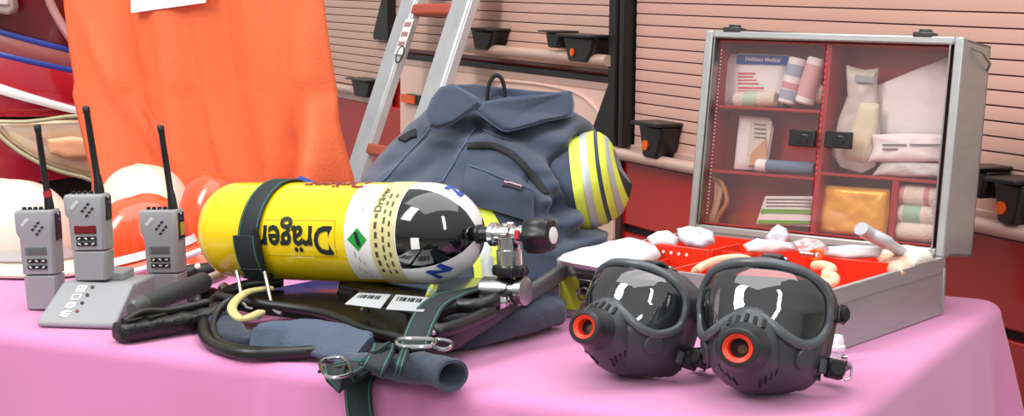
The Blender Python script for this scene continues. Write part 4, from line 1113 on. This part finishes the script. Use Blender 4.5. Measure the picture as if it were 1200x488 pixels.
# lid
AL = .13; LH, LT = .333, .112
hz = V((0, CD, CH + .003))
lu = V((1, 0, 0)); lvv = V((0, math.sin(AL), math.cos(AL))); lnn = V((0, -math.cos(AL), math.sin(AL)))
def LP(x, v, n): return hz + lu * x + lvv * v + lnn * n
hzw = CM @ hz; lnw = CM.to_3x3() @ lnn
def lpx(px, py, n=0):
    q = CMI @ PP(px, py, hzw + lnw * n, lnw); return q
def lxy(px, py, n=0):
    q = lpx(px, py, n) - hz; return q.dot(lu), q.dot(lvv)
def lbox(mb, x0, x1, v0, v1, n0, n1):
    mb.hexa([LP(x0, v0, n0), LP(x1, v0, n0), LP(x1, v0, n1), LP(x0, v0, n1)], [LP(x0, v1, n0), LP(x1, v1, n0), LP(x1, v1, n1), LP(x0, v1, n1)])
mb = MB()
lbox(mb, 0, CW, 0, LH, -LT, -LT + .004)
lbox(mb, 0, .004, 0, LH, -LT, 0); lbox(mb, CW - .004, CW, 0, LH, -LT, 0); lbox(mb, 0, CW, 0, .004, -LT, 0); lbox(mb, 0, CW, LH - .004, LH, -LT, 0)
lid = mb.build('lid', ALU, fa, world=False)
mb = MB()
for o_, w_ in ((.0, .013),):
    lbox(mb, -.002, w_, -.002, LH + .002, -.016, .003); lbox(mb, CW - w_, CW + .002, -.002, LH + .002, -.016, .003); lbox(mb, w_, CW - w_, -.002, w_ * .8, -.016, .003); lbox(mb, w_, CW - w_, LH - w_ * .8, LH + .002, -.016, .003)
mb.build('lid_rim', ALU, lid, world=False, bevel=.0025)
for a_ in (.017, CW - .0195):
    mb = MB(); lbox(mb, a_, a_ + .0025, .01, LH - .01, -.012, .0045); mb.build('rim_strip', STEEL, lid, world=False)
IB = -.072                               # back of the lid tray
mb = MB(); a0, a1, b0, b1 = .014, CW - .014, .012, LH - .012
lbox(mb, a0, a1, b0, b1, IB - .003, IB)
lbox(mb, a0, a0 + .003, b0, b1, IB, -.01); lbox(mb, a1 - .003, a1, b0, b1, IB, -.01); lbox(mb, a0, a1, b0, b0 + .003, IB, -.01); lbox(mb, a0, a1, b1 - .003, b1, IB, -.01)
mb.build('lid_tray', LIDRED, lid, world=False)
FD = -.014
def ldiv(p, q, wd_=.004, n1=FD):
    x0, v0 = lxy(*p, n1); x1, v1 = lxy(*q, n1); mb = MB()
    if abs(x1 - x0) < abs(v1 - v0): x = (x0 + x1) / 2; lbox(mb, x - wd_, x + wd_, min(v0, v1), max(v0, v1), IB, n1)
    else: v = (v0 + v1) / 2; lbox(mb, x0, x1, v - wd_ * .6, v + wd_ * .6, IB, n1)
    return mb.build('lid_divider', LIDRED, lid, world=False, bevel=.001)
ldiv((970, 48), (954, 275), .0055); ldiv((840, 128), (966, 128)); ldiv((830, 203), (958, 207)); ldiv((960, 208), (1112, 210)); ldiv((1050, 212), (1042, 284), .005)
# perforated orange-red strip on the centre divider and white dotted line at the left
x0, v0 = lxy(970, 55, FD); x1, v1 = lxy(957, 205, FD)
mb = MB()
for k in range(22): mb.blob(LP((x0 + x1) / 2, lerp(v1, v0, k / 21), FD + .0015), (.0022, .0015, .0028), nu=6, nv=8)
mb.build('bead_strip', mat('bead_red', '#e4402a', .35), lid, world=False)
xl_ = .026; mb = MB()
for k in range(46): mb.blob(LP(xl_, lerp(.03, LH - .03, k / 45), -.0085), (.0012, .001, .0012), nu=5, nv=6)
mb.build('dotted_edge', LABEL, lid, world=False)
# clear doors with black latches
xm = (x0 + x1) / 2
for a, b in ((.0165, xm - .0015), (xm + .0015, CW - .0165)):
    mb = MB(); lbox(mb, a, b, .014, LH - .014, -.0095, -.0075); dr_ = mb.build('clear_door', CLEAR, lid, world=False)
    left = a < .1
    cx, cv_ = (lxy(942, 162, -.006) if left else lxy(984, 164, -.006))
    mb = MB(); lbox(mb, cx - .023, cx + .023, cv_ - .014, cv_ + .013, -.0075, .002); k_ = mb.build('black_latch', BLK, dr_, world=False, bevel=.0015)
    mb = MB(); lbox(mb, cx - .008, cx + .011, cv_ - .008, cv_ + .006, .002, .004); mb.build('latch_button', GLOSS, k_, world=False, bevel=.001)
# hinges on top (catches) and stay
for px in (858, 1082):
    x, _ = lxy(px, 40, 0); mb = MB(); lbox(mb, x - .016, x + .016, LH, LH + .008, -.02, .004); lbox(mb, x - .008, x + .010, LH + .006, LH + .013, -.012, 0); mb.build('lid_catch', mat('catch_dark', '#4b4b48', .3, .8), lid, world=False, bevel=.0015)
mb = MB(); mb.tube([LP(CW + .003, LH - .012, -.03), LP(CW + .012, LH - .016, -.05), LP(CW + .012, LH - .03, -.085), LP(CW + .002, LH - .04, -.1)], .0022, 8); mb.build('wire_handle', STEEL, lid, world=False)
mb = MB(); mb.cyl(LP(.01, .002, -.004), LP(CW - .01, .002, -.004), .004, n=12); mb.build('hinge', STEEL, fa, world=False)

CMR = CM.to_3x3()
def toW(p): return CM @ p
def litem(name, label, cat, poly, m_, n0=-.05, th=.012, amp=.002, group=None, seed=0, pw=4, parent=None, sub=4):
    pts = [toW(lpx(x, y, n0)) for x, y in poly]
    mb = MB(); mb.pillow(pts, lnw, th, K=6, amp=amp, sc=60, sub=sub, seed=seed, pw=pw)
    o = mb.build(name, m_, parent, ang=60)
    if parent is None: tag(o, label, cat, group)
    return o
def lstrip(name, m_, poly, n0, parent, th=.0006):
    pts = [toW(lpx(x, y, n0)) for x, y in poly]
    mb = MB(); mb.prism(pts, lnw * th); return mb.build(name, m_, parent)
def roll(name, label, a, b, r, m_, n0, group=None, bands=(), cat='bandage'):
    pa, pb = toW(lpx(*a, n0)), toW(lpx(*b, n0)); d = pb - pa; L = d.length
    mb = MB(); mb.lathe([(r * .3, .001), (r * .8, 0), (r, .003), (r * 1.02, L * .5), (r, L - .003), (r * .8, L), (r * .55, L - .001), (r * .5, L - .003), (r * .2, L - .003)], pa, d, 28)
    o = mb.build(name, m_, None, ang=45); tag(o, label, cat, group)
    for f0, f1, mm in bands:
        k = MB(); k.lathe([(r * 1.025, L * f0), (r * 1.03, L * (f0 + f1) / 2), (r * 1.025, L * f1)], pa, d, 28, caps=False); k.build('printed_band', mm, o)
    return o
# left top compartment
GP = 'dressings in the case lid'
o = litem('wound_dressing', 'white dressing pack with a blue title band, upper left of the lid', 'dressing', [(845, 66), (868, 62), (926, 65), (922, 100), (917, 125), (880, 126), (845, 124), (843, 95)], PAPER, -.055, .016)
lstrip('blue_band', BLUEP, [(864, 64), (925, 66), (924, 76), (863, 75)], -.0455, o)
tx = MB(); q0 = toW(lpx(894, 70, -.0445)); text_on(tx, 'Holthaus Medical', .0095, q0, CMR @ lu, CMR @ lvv, .0002, .0006); tx.build('title', LABEL, o)
tx = MB()
for k, (wd_, yy) in enumerate(((20, 86), (18, 90), (22, 94), (24, 98), (30, 103), (32, 107))): 
    pts = [toW(lpx(x, y, -.0462)) for x, y in ((865, yy - 1), (865 + wd_, yy - .7), (865 + wd_, yy + .9), (865, yy + .7))]; tx.prism(pts, lnw * .0008)
tx.build('red_print', mat('pale_red_print', '#dc6a62', .6), o)
roll('rolled_bandage', 'small rolled bandage lying in front of the dressing pack', (862, 117), (910, 116), .0135, GAUZE, -.032, GP, ((.25, .6, mat('pale_green', '#b9d2b4', .6)),))
roll('rolled_bandage', 'wrapped bandage roll with blue marks standing beside the dressing pack', (922, 122), (936, 68), .0155, PAPER, -.036, GP, ((.1, .3, mat('pale_blue_print', '#a5b4c6', .6)), (.32, .46, mat('rose_print', '#d79aa5', .6)), (.6, .85, bpy.data.materials['pale_blue_print'])))
roll('rolled_bandage', 'pink printed bandage roll standing against the centre divider', (942, 122), (958, 68), .0155, PAPER, -.034, GP, ((.15, .85, mat('pink_print', '#dbb0ae', .6)),))
roll('rolled_bandage', 'short cream roll in the corner under the pink printed roll', (957, 119), (966, 100), .013, GAUZE, -.05, GP)
# left middle
o = litem('plaster_pack', 'plaster packet showing a tan plaster, left middle of the lid', 'plaster', [(867, 135), (902, 138), (907, 150), (899, 200), (860, 198), (864, 160)], PAPER, -.05, .012)
lstrip('card', mat('pale_card', '#d9d7c4', .6), [(880, 140), (905, 142), (897, 196), (874, 194)], -.0428, o)
lstrip('plaster', SKIN, [(880, 180), (898, 162), (899, 182), (893, 194), (878, 194)], -.041, o)
pl = MB()
for k in range(4): pl.prism([toW(lpx(x, y, -.0415)) for x, y in ((884, 145 + 5 * k), (898, 146 + 5 * k), (898, 147.5 + 5 * k), (884, 146.5 + 5 * k))], lnw * .0006)
pl.build('small_print', GREYP, o)
roll('grey_blue_roll', 'grey blue rolled band with white end lying under the plaster packet', (888, 194), (955, 198), .0105, GREYB, -.04, GP, ((0.0, .18, PAPER),))
# left bottom
for k, (poly, m_) in enumerate((([(826, 202), (834, 204), (836, 225), (829, 262), (820, 264), (824, 235)], mat('amber_rubber', '#c98a3a', .45)), ([(838, 206), (848, 222), (838, 262), (830, 264), (838, 232)], TAN))):
    litem('rubber_band_loop', ('amber' , 'tan')[k] + ' rubber strap hanging at the lower left of the lid', 'strap', poly, m_, -.05 + .012 * k, .008)
mb = MB(); mb.tube(spline([toW(lpx(x, y, -.034)) for x, y in ((834, 208), (846, 215), (852, 236), (842, 254), (838, 266))], 6), .004, 8); tag(mb.build('rubber_tube', mat('amber_tube', '#b9823e', .4)), 'curled amber tube beside the straps in the lid', 'tube')
o = litem('leaflet', 'folded leaflet with two green stripes at the bottom of the lid', 'leaflet', [(897, 230), (954, 230), (953, 266), (886, 263), (890, 250)], PAPER, -.045, .008, .001)
lstrip('green_stripe', GREENL, [(893, 245), (953, 246), (953, 251), (891, 250)], -.0405, o); lstrip('green_stripe', GREENL, [(889, 258), (952, 259), (952, 263), (887, 262)], -.0405, o)
pl = MB()
for k in range(3): pl.prism([toW(lpx(x, y, -.041)) for x, y in ((898, 233 + 4 * k), (951, 233.5 + 4 * k), (951, 235 + 4 * k), (898, 234.5 + 4 * k))], lnw * .0006)
pl.build('small_print', GREYP, o)
# right top
litem('folded_triangular_cloth', 'large white folded triangular cloth in the upper right of the lid', 'dressing', [(1024, 102), (1060, 87), (1111, 67), (1114, 80), (1121, 92), (1119, 150), (1115, 160), (1060, 164), (1034, 160), (1022, 140)], PAPER, -.06, .010, .002)
o = litem('wrapped_dressing', 'tall clear wrapped cream dressing standing beside the centre divider', 'dressing', [(992, 76), (1004, 80), (1014, 82), (1030, 80), (1028, 94), (1029, 120), (1032, 160), (1026, 195), (1010, 203), (985, 196), (974, 180), (982, 140), (994, 110)], mat('clear_wrap', '#d4cfc4', .35, var=.3, vs=60), -.045, .022, .004)
litem('cream_pad', None, None, [(1008, 118), (1030, 122), (1028, 150), (1014, 190), (990, 186), (996, 160)], mat('cream_pad', '#e2ddbd', .5), -.036, .014, .001, parent=o)
lstrip('grey_band', mat('wrap_grey', '#a3aca9', .5), [(1002, 88), (1024, 90), (1024, 97), (1001, 96)], -.030, o)
o = litem('long_bandage_pack', 'long white bandage pack on top, right side of the lid', 'bandage', [(1022, 158), (1060, 156), (1112, 158), (1113, 172), (1111, 189), (1060, 190), (1018, 190), (1024, 172)], PAPER, -.032, .02, .004)
pl = MB()
for k, (a, b) in enumerate(((1034, 1062), (1034, 1052), (1066, 1104))): pl.prism([toW(lpx(x, y, -.0205)) for x, y in ((a, 169 + 5 * (k % 2)), (b, 169 + 5 * (k % 2)), (b, 171 + 5 * (k % 2)), (a, 171 + 5 * (k % 2)))], lnw * .001)
pl.build('small_print', GREYP, o)
litem('long_bandage_pack', 'flat bandage pack below the other long pack, right side of the lid', 'bandage', [(1034, 190), (1070, 190), (1113, 192), (1111, 208), (1060, 208), (1022, 206)], mat('wrap_white', '#cfcfca', .4), -.035, .016, .004, seed=4)
# right bottom
litem('rescue_blanket', 'folded gold foil rescue blanket in the bottom of the lid', 'foil blanket', [(966, 217), (1043, 222), (1042, 250), (1038, 277), (990, 275), (956, 272), (958, 250)], GOLD, -.036, .016, .003, pw=8)
roll('gauze_roll', 'top gauze roll of the three at the lower right of the lid', (1056, 228), (1108, 232), .017, GAUZE, -.036, GP, ((.05, .15, mat('rose_mark', '#c98a92', .6)), (.6, .72, bpy.data.materials['rose_mark'])))
roll('gauze_roll', 'middle gauze roll with a green band at the lower right of the lid', (1054, 250), (1106, 254), .0155, GAUZE, -.036, GP, ((.15, .55, mat('mint_band', '#9cc3a6', .6)),))
roll('gauze_roll', 'lowest gauze roll of the three at the lower right of the lid', (1050, 270), (1102, 274), .0155, GAUZE, -.036, GP)
mb = MB(); mb.pillow([toW(lpx(x, y, -.018)) for x, y in ((1090, 236), (1108, 226), (1112, 240), (1108, 256), (1092, 252))], lnw, .008, amp=.005, sc=90); tag(mb.build('cellophane_wrap', BAGM), 'shiny cellophane crumple at the right edge of the gauze rolls', 'wrapper')

# contents of the base
def bitem(name, label, cat, poly, m_, z, th, amp=.004, sc=45, group=None, seed=0, pw=4, nrm=(0, -.25, 1), stand=False):
    if stand:
        nrm = V((-.25, -1, .55)).normalized(); x0 = sum(q[0] for q in poly) / len(poly); y0 = max(q[1] for q in poly)
        p0 = PZ(x0, y0, FLc.z + z); pts = [PP(x, y, p0, nrm) for x, y in poly]
    else: pts = [PZ(x, y, FLc.z + z) for x, y in poly]
    mb = MB(); mb.pillow(pts, nrm, th, K=7, amp=amp, sc=sc, sub=5, seed=seed, pw=pw); o = mb.build(name, m_, None, ang=70); return tag(o, label, cat, group)
bitem('folded_white_cloth', 'folded white cloth filling the left end of the open case', 'cloth', [(652, 305), (690, 295), (735, 284), (752, 286), (772, 294), (775, 300), (745, 314), (700, 314)], WHITECL, CH + .004, .03, .003)
bitem('dressing_packet', 'white packet standing behind the perforated red divider', 'dressing', [(758, 279), (770, 272), (784, 271), (797, 280), (792, 290), (764, 290)], WHITECL, CH + .004, .022, .003, seed=3, stand=True)
bitem('crumpled_white_wrap', 'crumpled white wrap standing at the left foot of the lid', 'wrapper', [(793, 268), (806, 266), (822, 267), (836, 272), (838, 285), (824, 292), (806, 290), (796, 282)], mat('wrap_bluewhite', '#cfd5e3', .35), CH + .004, .022, .006, 70, seed=5, stand=True)
bitem('plastic_bag', 'clear plastic bag peaking at the foot of the leaflet', 'plastic bag', [(896, 280), (904, 268), (912, 263), (922, 268), (927, 280), (918, 290), (900, 290)], mat('bag_grey', '#bfc3c9', .25, coat=.4), CH + .004, .022, .007, 70, seed=7, stand=True)
bitem('white_pouch', 'flat white pouch beside the top of the right mask', 'pouch', [(870, 287), (886, 280), (905, 282), (930, 286), (934, 294), (905, 297), (876, 296)], WHITECL, CH + .008, .016, .006, 60, seed=8, stand=True)
bitem('plastic_bag', 'glossy clear bag behind the right mask, below the gold blanket', 'plastic bag', [(926, 284), (944, 279), (962, 283), (972, 292), (966, 302), (940, 300)], BAGM, CH + .006, .026, .010, 70, seed=9, stand=True)
bitem('white_packet', 'white flat packet below the gold foil blanket', 'dressing', [(966, 290), (1000, 287), (1036, 290), (1030, 302), (990, 304), (966, 300)], WHITECL, CH + .004, .014, .002, seed=10, stand=True)
lp = spline([PZ(x, y, FLc.z + z_) for x, y, z_ in ((1009, 268, CH + .055), (1020, 275, CH + .045), (1036, 283, CH + .035), (1052, 293, CH + .018), (1062, 302, CH + .004))], 6)
mb = MB(); mb.tube(lp, [.011 + .003 * (i < 14) for i in range(len(lp))], 14, flat=.75); o = mb.build('grey_pouch_roll', mat('translucent_grey', '#b9bcc0', .3, coat=.3)); tag(o, 'rolled translucent grey pouch leaning against the lid, right end of the case', 'pouch')
bitem('skin_coloured_bandage', 'pale pink folded bandage near the right wall of the case', 'bandage', [(1026, 300), (1048, 296), (1066, 304), (1072, 314), (1056, 322), (1040, 316)], mat('pale_pink', '#e6b9a2', .6), CH - .004, .025, .005, seed=12)
bitem('cream_bandage', 'cream bandage in the rear right corner of the case', 'bandage', [(1030, 298), (1060, 294), (1086, 298), (1094, 304), (1072, 310), (1048, 302)], GAUZE, CH + .004, .026, .006, seed=13)
lp = spline([PZ(x, y, FLc.z + z_) for x, y, z_ in ((812, 326, CH - .02), (818, 316, CH), (840, 306, CH + .005), (866, 303, CH + .005), (880, 308, CH), (866, 314, CH - .006), (842, 320, CH - .01))], 7)
mb = MB(); mb.tube(lp, .0068, 12); tag(mb.build('rubber_tubing', TAN), 'tan rubber tubing loop between the two masks in the case', 'tube', 'tan tubing in the case')
lp = spline([PZ(x, y, FLc.z + z_) for x, y, z_ in ((955, 312, CH), (966, 312, CH + .004), (975, 316, CH), (968, 322, CH - .004), (978, 326, CH - .008), (974, 333, CH - .012), (960, 330, CH - .014))], 7)
mb = MB(); mb.tube(lp, .0078, 12); tag(mb.build('rubber_tubing', TAN), 'tan rubber tubing coil right behind the right mask', 'tube', 'tan tubing in the case')
o = thing('tourniquet_clip', 'orange ring clip with metal pin above the right mask', 'clip', PZ(952, 300, FLc.z + CH))
c = PZ(957, 299, FLc.z + CH + .012); mb = MB(); mb.tube([c + Wd * .011 * math.cos(a) + V((0, -.3, 1)).normalized() * .008 * math.sin(a) for a in [k * math.pi / 10 for k in range(20)]], .0028, 8, closed=True); mb.build('ring', ORREF, o)
mb = MB(); mb.cyl(c - Wd * .026 + V((0, 0, .0)), c - Wd * .004, .004, n=12); mb.build('pin', CHROME, o)

# ------------------------------------------------------------------ full face masks
def mask(px, py, yaw, pitch, label, roll_=0.0, sc=1.0, lift=0.0):
    key = [(-.093, .030, .036), (-.084, .046, .058), (-.068, .059, .080), (-.048, .068, .094), (-.026, .074, .098), (0, .0765, .090), (.022, .079, .085), (.046, .077, .080), (.066, .069, .071), (.083, .052, .056), (.094, .026, .036)]
    def ad(z):
        z = max(key[0][0], min(key[-1][0], z))
        for a, b in zip(key, key[1:]):
            if a[0] <= z <= b[0]:
                t = (z - a[0]) / (b[0] - a[0]); return lerp(a[1], b[1], t), lerp(a[2], b[2], t)
    def S_(ph, z, off=0):
        a, d = ad(z); r = math.radians(ph)
        k = math.cos(r)
        x = a * math.sin(r) * (1 + .0 * k); y = -d * (abs(k) ** (.85 + .5 * max(0, min(1, (.02 - z) / .06)))) * (1 if k > 0 else -1)
        return V((x, y, z)) + V((math.sin(r), -k, 0)) * off
    def nS(ph, z):
        e = 1.0; a = S_(ph + e, z) - S_(ph - e, z); b = S_(ph, z + .004) - S_(ph, z - .004); n = a.cross(b).normalized()
        return n
    c = PZ(px, py)
    R = MX.Rotation(yaw, 4, 'Z') @ MX.Rotation(-pitch, 4, 'X') @ MX.Rotation(roll_, 4, 'Y') @ MX.Diagonal((sc, sc, sc * .92, 1))
    chin = R @ V((0, -.04, -.093))
    low = min((R @ p).z for p in [S_(ph, z_) for z_ in (-.093, -.084, -.068) for ph in range(-90, 91, 10)] + [V((x, .035, z)) for x in (-.06, .06) for z in (-.075, -.055)])
    M = MX.Translation(V((c.x - chin.x, c.y - chin.y, TZ + .003 - low + lift))) @ R
    o = thing('full_face_mask', label, 'breathing mask', None, group='full face breathing masks', M=M)
    # visor outline in (phi, z)
    NO = 96; out = []
    for k in range(NO):
        a = 2 * math.pi * k / NO; ca, sa = math.cos(a), math.sin(a)
        ph = 84 * math.copysign(abs(ca) ** .72, ca)
        if sa >= 0: z = .022 + .058 * sa ** .75
        else: z = .022 - .044 * abs(sa) ** .7
        if sa < 0: z += .030 * math.exp(-(ph / 30) ** 2) * abs(sa) - .008 * math.exp(-((abs(ph) - 55) / 22) ** 2) * abs(sa)
        out.append((ph, z))
    # visor pane
    rows = []
    for k in range(11):
        q = max(k / 10, .02); rows.append([S_(ph * q, lerp(.028, z, q), .0035) for ph, z in out])
    mb = MB(); mb.grid(rows, cv=True); mb.f.append(list(range(NO))); mb.mi.append(0)
    vz = mb.build('visor', VISOR, o, world=False, ang=180)
    # frame around visor
    rr = []
    for i, (ph, z) in enumerate(out):
        p = S_(ph, z); n = nS(ph, z); a = S_(*out[i - 1]); b = S_(*out[(i + 1) % NO]); t = (b - a).normalized(); w = t.cross(n).normalized()
        pr_ = [(-.0068, -.003), (-.0068, .006), (-.0045, .009), (.003, .0095), (.0066, .007), (.0068, -.003)]
        rr.append([p + w * u + n * v for u, v in pr_])
    mb = MB(); mb.grid(rr, cu=True, cv=True); mb.build('visor_frame', FRAME, o, world=False, ang=50)
    # rubber facepiece from frame to sealing rim
    rows = []
    for s in [k / 14 for k in range(15)]:
        L = []
        for k in range(NO):
            ph, z = out[k]; a = 2 * math.pi * k / NO; ca, sa = math.cos(a), math.sin(a)
            ph2 = 92 * math.copysign(abs(ca) ** .8, ca); z2 = .003 + (.091 * abs(sa) ** .9 if sa > 0 else -.096 * abs(sa) ** .9)
            L.append(S_(lerp(ph, ph2, s), lerp(z, z2, s), .001 + .003 * math.sin(math.pi * s)))
        rows.append(L)
    last = rows[-1]
    for s, rad in ((.012, 1.0), (.024, 1.02), (.034, 1.06), (.038, 1.04), (.034, .97)):
        rows.append([V((p.x * rad, max(p.y, -.03) * (1 - s / .04) + s, p.z * rad)) for p in last])
    MI = M.inverted()                          # soft rim flattens where it rests on the cloth
    def rest(p):
        w = M @ p; w.z = max(w.z, TZ + .0055); return MI @ w
    rows = [[rest(p) for p in L] for L in rows]
    mb = MB(); mb.grid(rows, cv=True); fp = mb.build('facepiece', RUB, o, world=False, ang=60)
    sd = fp.modifiers.new('thick', 'SOLIDIFY'); sd.thickness = .003; sd.offset = -1
    # inner half mask seen through the visor
    mb = MB(); mb.blob((0, -.024, -.036), (.044, .045, .036), 0, 6, 16, 24); mb.build('inner_mask', RUBD, o, world=False)
    mb = MB(); mb.grid([[V((x, .033 - .02 * (1 - (x / .075) ** 2), z)) for x in [lerp(-.07, .07, i / 10) for i in range(11)]] for z in [lerp(-.065, .072, j / 10) for j in range(11)]]); mb.build('inner_lining', RUBD, o, world=False, ang=180)
    # valve housing: shield with peaked top
    oc = V((0, 0, 0)); NH = 60; ho = []
    for k in range(NH):
        a = 2 * math.pi * k / NH; ca, sa = math.cos(a), math.sin(a)
        x = .037 * math.copysign(abs(ca) ** .75, ca); z = -.036 + (.055 * (sa ** 1.25) if sa > 0 else -.053 * abs(sa) ** .85)
        ho.append((x, z))
    def H(x, z, off):
        a, d = ad(z); s = max(-1, min(1, x / a)); ph = math.degrees(math.asin(s)); return S_(ph, z, off)
    def hoff(q): return .004 + .019 * (1 - q ** 2.6)
    rows = []
    for k in range(13):
        q = max(1 - k / 12, .02); rows.append([H(x * q, -.036 + (z + .036) * q, hoff(q)) for x, z in ho])
    rows = [[H(x * 1.03, -.036 + (z + .036) * 1.03, -.004) for x, z in ho]] + rows
    mb = MB(); mb.rings(rows); hs_ = mb.build('valve_housing', RUB, o, world=False, ang=50)
    # slots
    def hpt(x, z):
        q = min(1, (abs(x / .037) ** 2 + abs((z + .036) / .053) ** 2) ** .5); return H(x, z, hoff(q) + .0006)
    for k in range(5):
        x = (k - 2) * .0088; zc_ = .001 - abs(k - 2) * .003
        mb = MB(); mb.tube([hpt(x, zc_ - .0045), hpt(x, zc_ + .001), hpt(x, zc_ + .0065)], .0029, 8); mb.build('vent_slot', BLKM, hs_, world=False)
    for sgn in (-1, 1):
        for k in range(4):
            a_ = (.0125 + .006 * k) * sgn; z_ = -.080 + .0055 * k
            mb = MB(); mb.tube([hpt(a_, z_ - .004), hpt(a_ + .0016 * sgn, z_ + .004)], .0022, 8); mb.build('vent_slot', BLKM, hs_, world=False)
    # port
    pc = V((0, -ad(-.036)[1] - .036, -.040)); pd = V((0, -1, -.1)).normalized()
    mb = MB(); mb.lathe([(.0345, -.024), (.030, -.013), (.0275, .0), (.0267, .005), (.0247, .0075), (.0202, .008), (.0193, .006), (.0193, -.014)], pc, pd, 40, caps=False); pt = mb.build('port', RUBD, o, world=False, ang=40)
    mb = MB(); mb.lathe([(.0196, .0055), (.0188, .0065), (.0132, .003), (.0127, .001), (.0127, -.012)], pc, pd, 40, caps=False); mb.build('red_ring', RINGRED, pt, world=False, ang=40)
    mb = MB(); mb.lathe([(.0001, -.009), (.013, -.009), (.013, -.012)], pc, pd, 30); mb.build('port_bore', BLKM, pt, world=False)
    mb = MB(); mb.lathe([(.0001, -.007), (.006, -.0075), (.0075, -.009), (.0075, -.011)], pc + V((.003, 0, -.001)), pd, 20); mb.build('port_stem', BROWN, pt, world=False)
    # cheek discs and ribs
    for sgn in (-1, 1):
        p = S_(56 * sgn, -.040, .004); n = nS(56 * sgn, -.040)
        mb = MB(); mb.lathe([(.0165, -.004), (.0165, .002), (.0145, .0042), (.0001, .0046)], p, n, 28); mb.build('cheek_disc', RUB, o, world=False)
        # strap lugs, buckles and strap tails: lower pair and upper pair
        for z_, yy, ln_ in ((-.045, .022, .8), (.03, .03, .8)):
            a, d = ad(z_); b0 = V((a * sgn * 1.02, yy - .012, z_)); outw = (V((sgn * .75, .5, -.1)) if z_ < 0 else V((sgn * .25, 1, .0))).normalized(); side = V((0, .15, 1)).normalized()
            mb = MB(); mb.ribbon(spline([b0, b0 + outw * .008, b0 + outw * .018 * ln_], 4), side, .021, .006); mb.build('strap_lug', RUB, o, world=False)
            c2 = b0 + outw * (.026 * ln_)
            mb = MB(); fr_ = MX((outw, side, outw.cross(side))).transposed()
            mb.box(c2, (.023, .027, .014), R=fr_); bk_ = mb.build('strap_buckle', BLK, o, world=False, bevel=.003)
            mb = MB(); mb.lathe([(.011, 0), (.0115, .003), (.009, .0055)], c2 + outw.cross(side) * (.006 * (-1 if outw.cross(side).y > 0 else 1)), outw.cross(side) * (-1 if outw.cross(side).y > 0 else 1), 20); mb.build('roller', BLKM, bk_, world=False)
            tip = c2 + outw * .012
            mb = MB(); mb.tube([tip + outw * .004 + side * .012, tip + outw * .012 + side * .008, tip + outw * .012 - side * .008, tip + outw * .004 - side * .012], .0018, 8); mb.build('wire_loop', CHROME, bk_, world=False)
        st_ = spline([V((ad(-.045)[0] * sgn + .03 * sgn, .03, -.044)), V((.096 * sgn, .06, -.045)), V((.085 * sgn, .085, -.044)), V((.05 * sgn, .1, -.042))], 7)
        mb = MB(); mb.ribbon(st_, V((0, .8, .2)), .02, .003); mb.build('head_strap', RUBD, o, world=False)
    # top lug and clip
    mb = MB(); mb.ribbon(spline([V((0, -.01, .096)), V((0, .012, .102)), V((0, .032, .098))], 5), V((1, 0, 0)), .024, .006); mb.build('strap_lug', RUB, o, world=False)
    mb = MB(); mb.box((0, .045, .094), (.03, .018, .014)); bk_ = mb.build('strap_buckle', BLK, o, world=False, bevel=.003)
    mb = MB(); mb.cyl((-.013, .036, .1), (.013, .036, .1), .004, n=12); mb.build('buckle_pin', CHROME, bk_, world=False)
    return o
mask(718, 451, -.66, .36, 'left black full face mask with a clear visor, facing further left', sc=.86)
mask(881, 474, -.37, .27, 'right black full face mask, nearest the table edge, beside a white cap', sc=.97)

# small white cap bottle beside the right mask
c = PZ(979, 427)
o = thing('plastic_bottle', 'small white capped plastic bottle standing beside the right mask', 'bottle', c)
mb = MB(); mb.lathe([(.0085, .002), (.0085, .012), (.0092, .013), (.0092, .022)], c + Z * .001, Z, 24); mb.build('clear_neck', mat('milky_clear', '#d3d6da', .2), o)
mb = MB(); mb.lathe([(.0118, .018), (.0125, .019), (.0125, .024), (.0105, .026), (.010, .034), (.0085, .038), (.0001, .0395)], c + Z * .001, Z, 28); mb.build('cap', MILKY, o)
mb = MB(); mb.lathe([(.005, 0), (.005, .012)], c + V((.004, 0, .0085)), (1, -.3, 0), 14); mb.build('spout', CHROME, o)
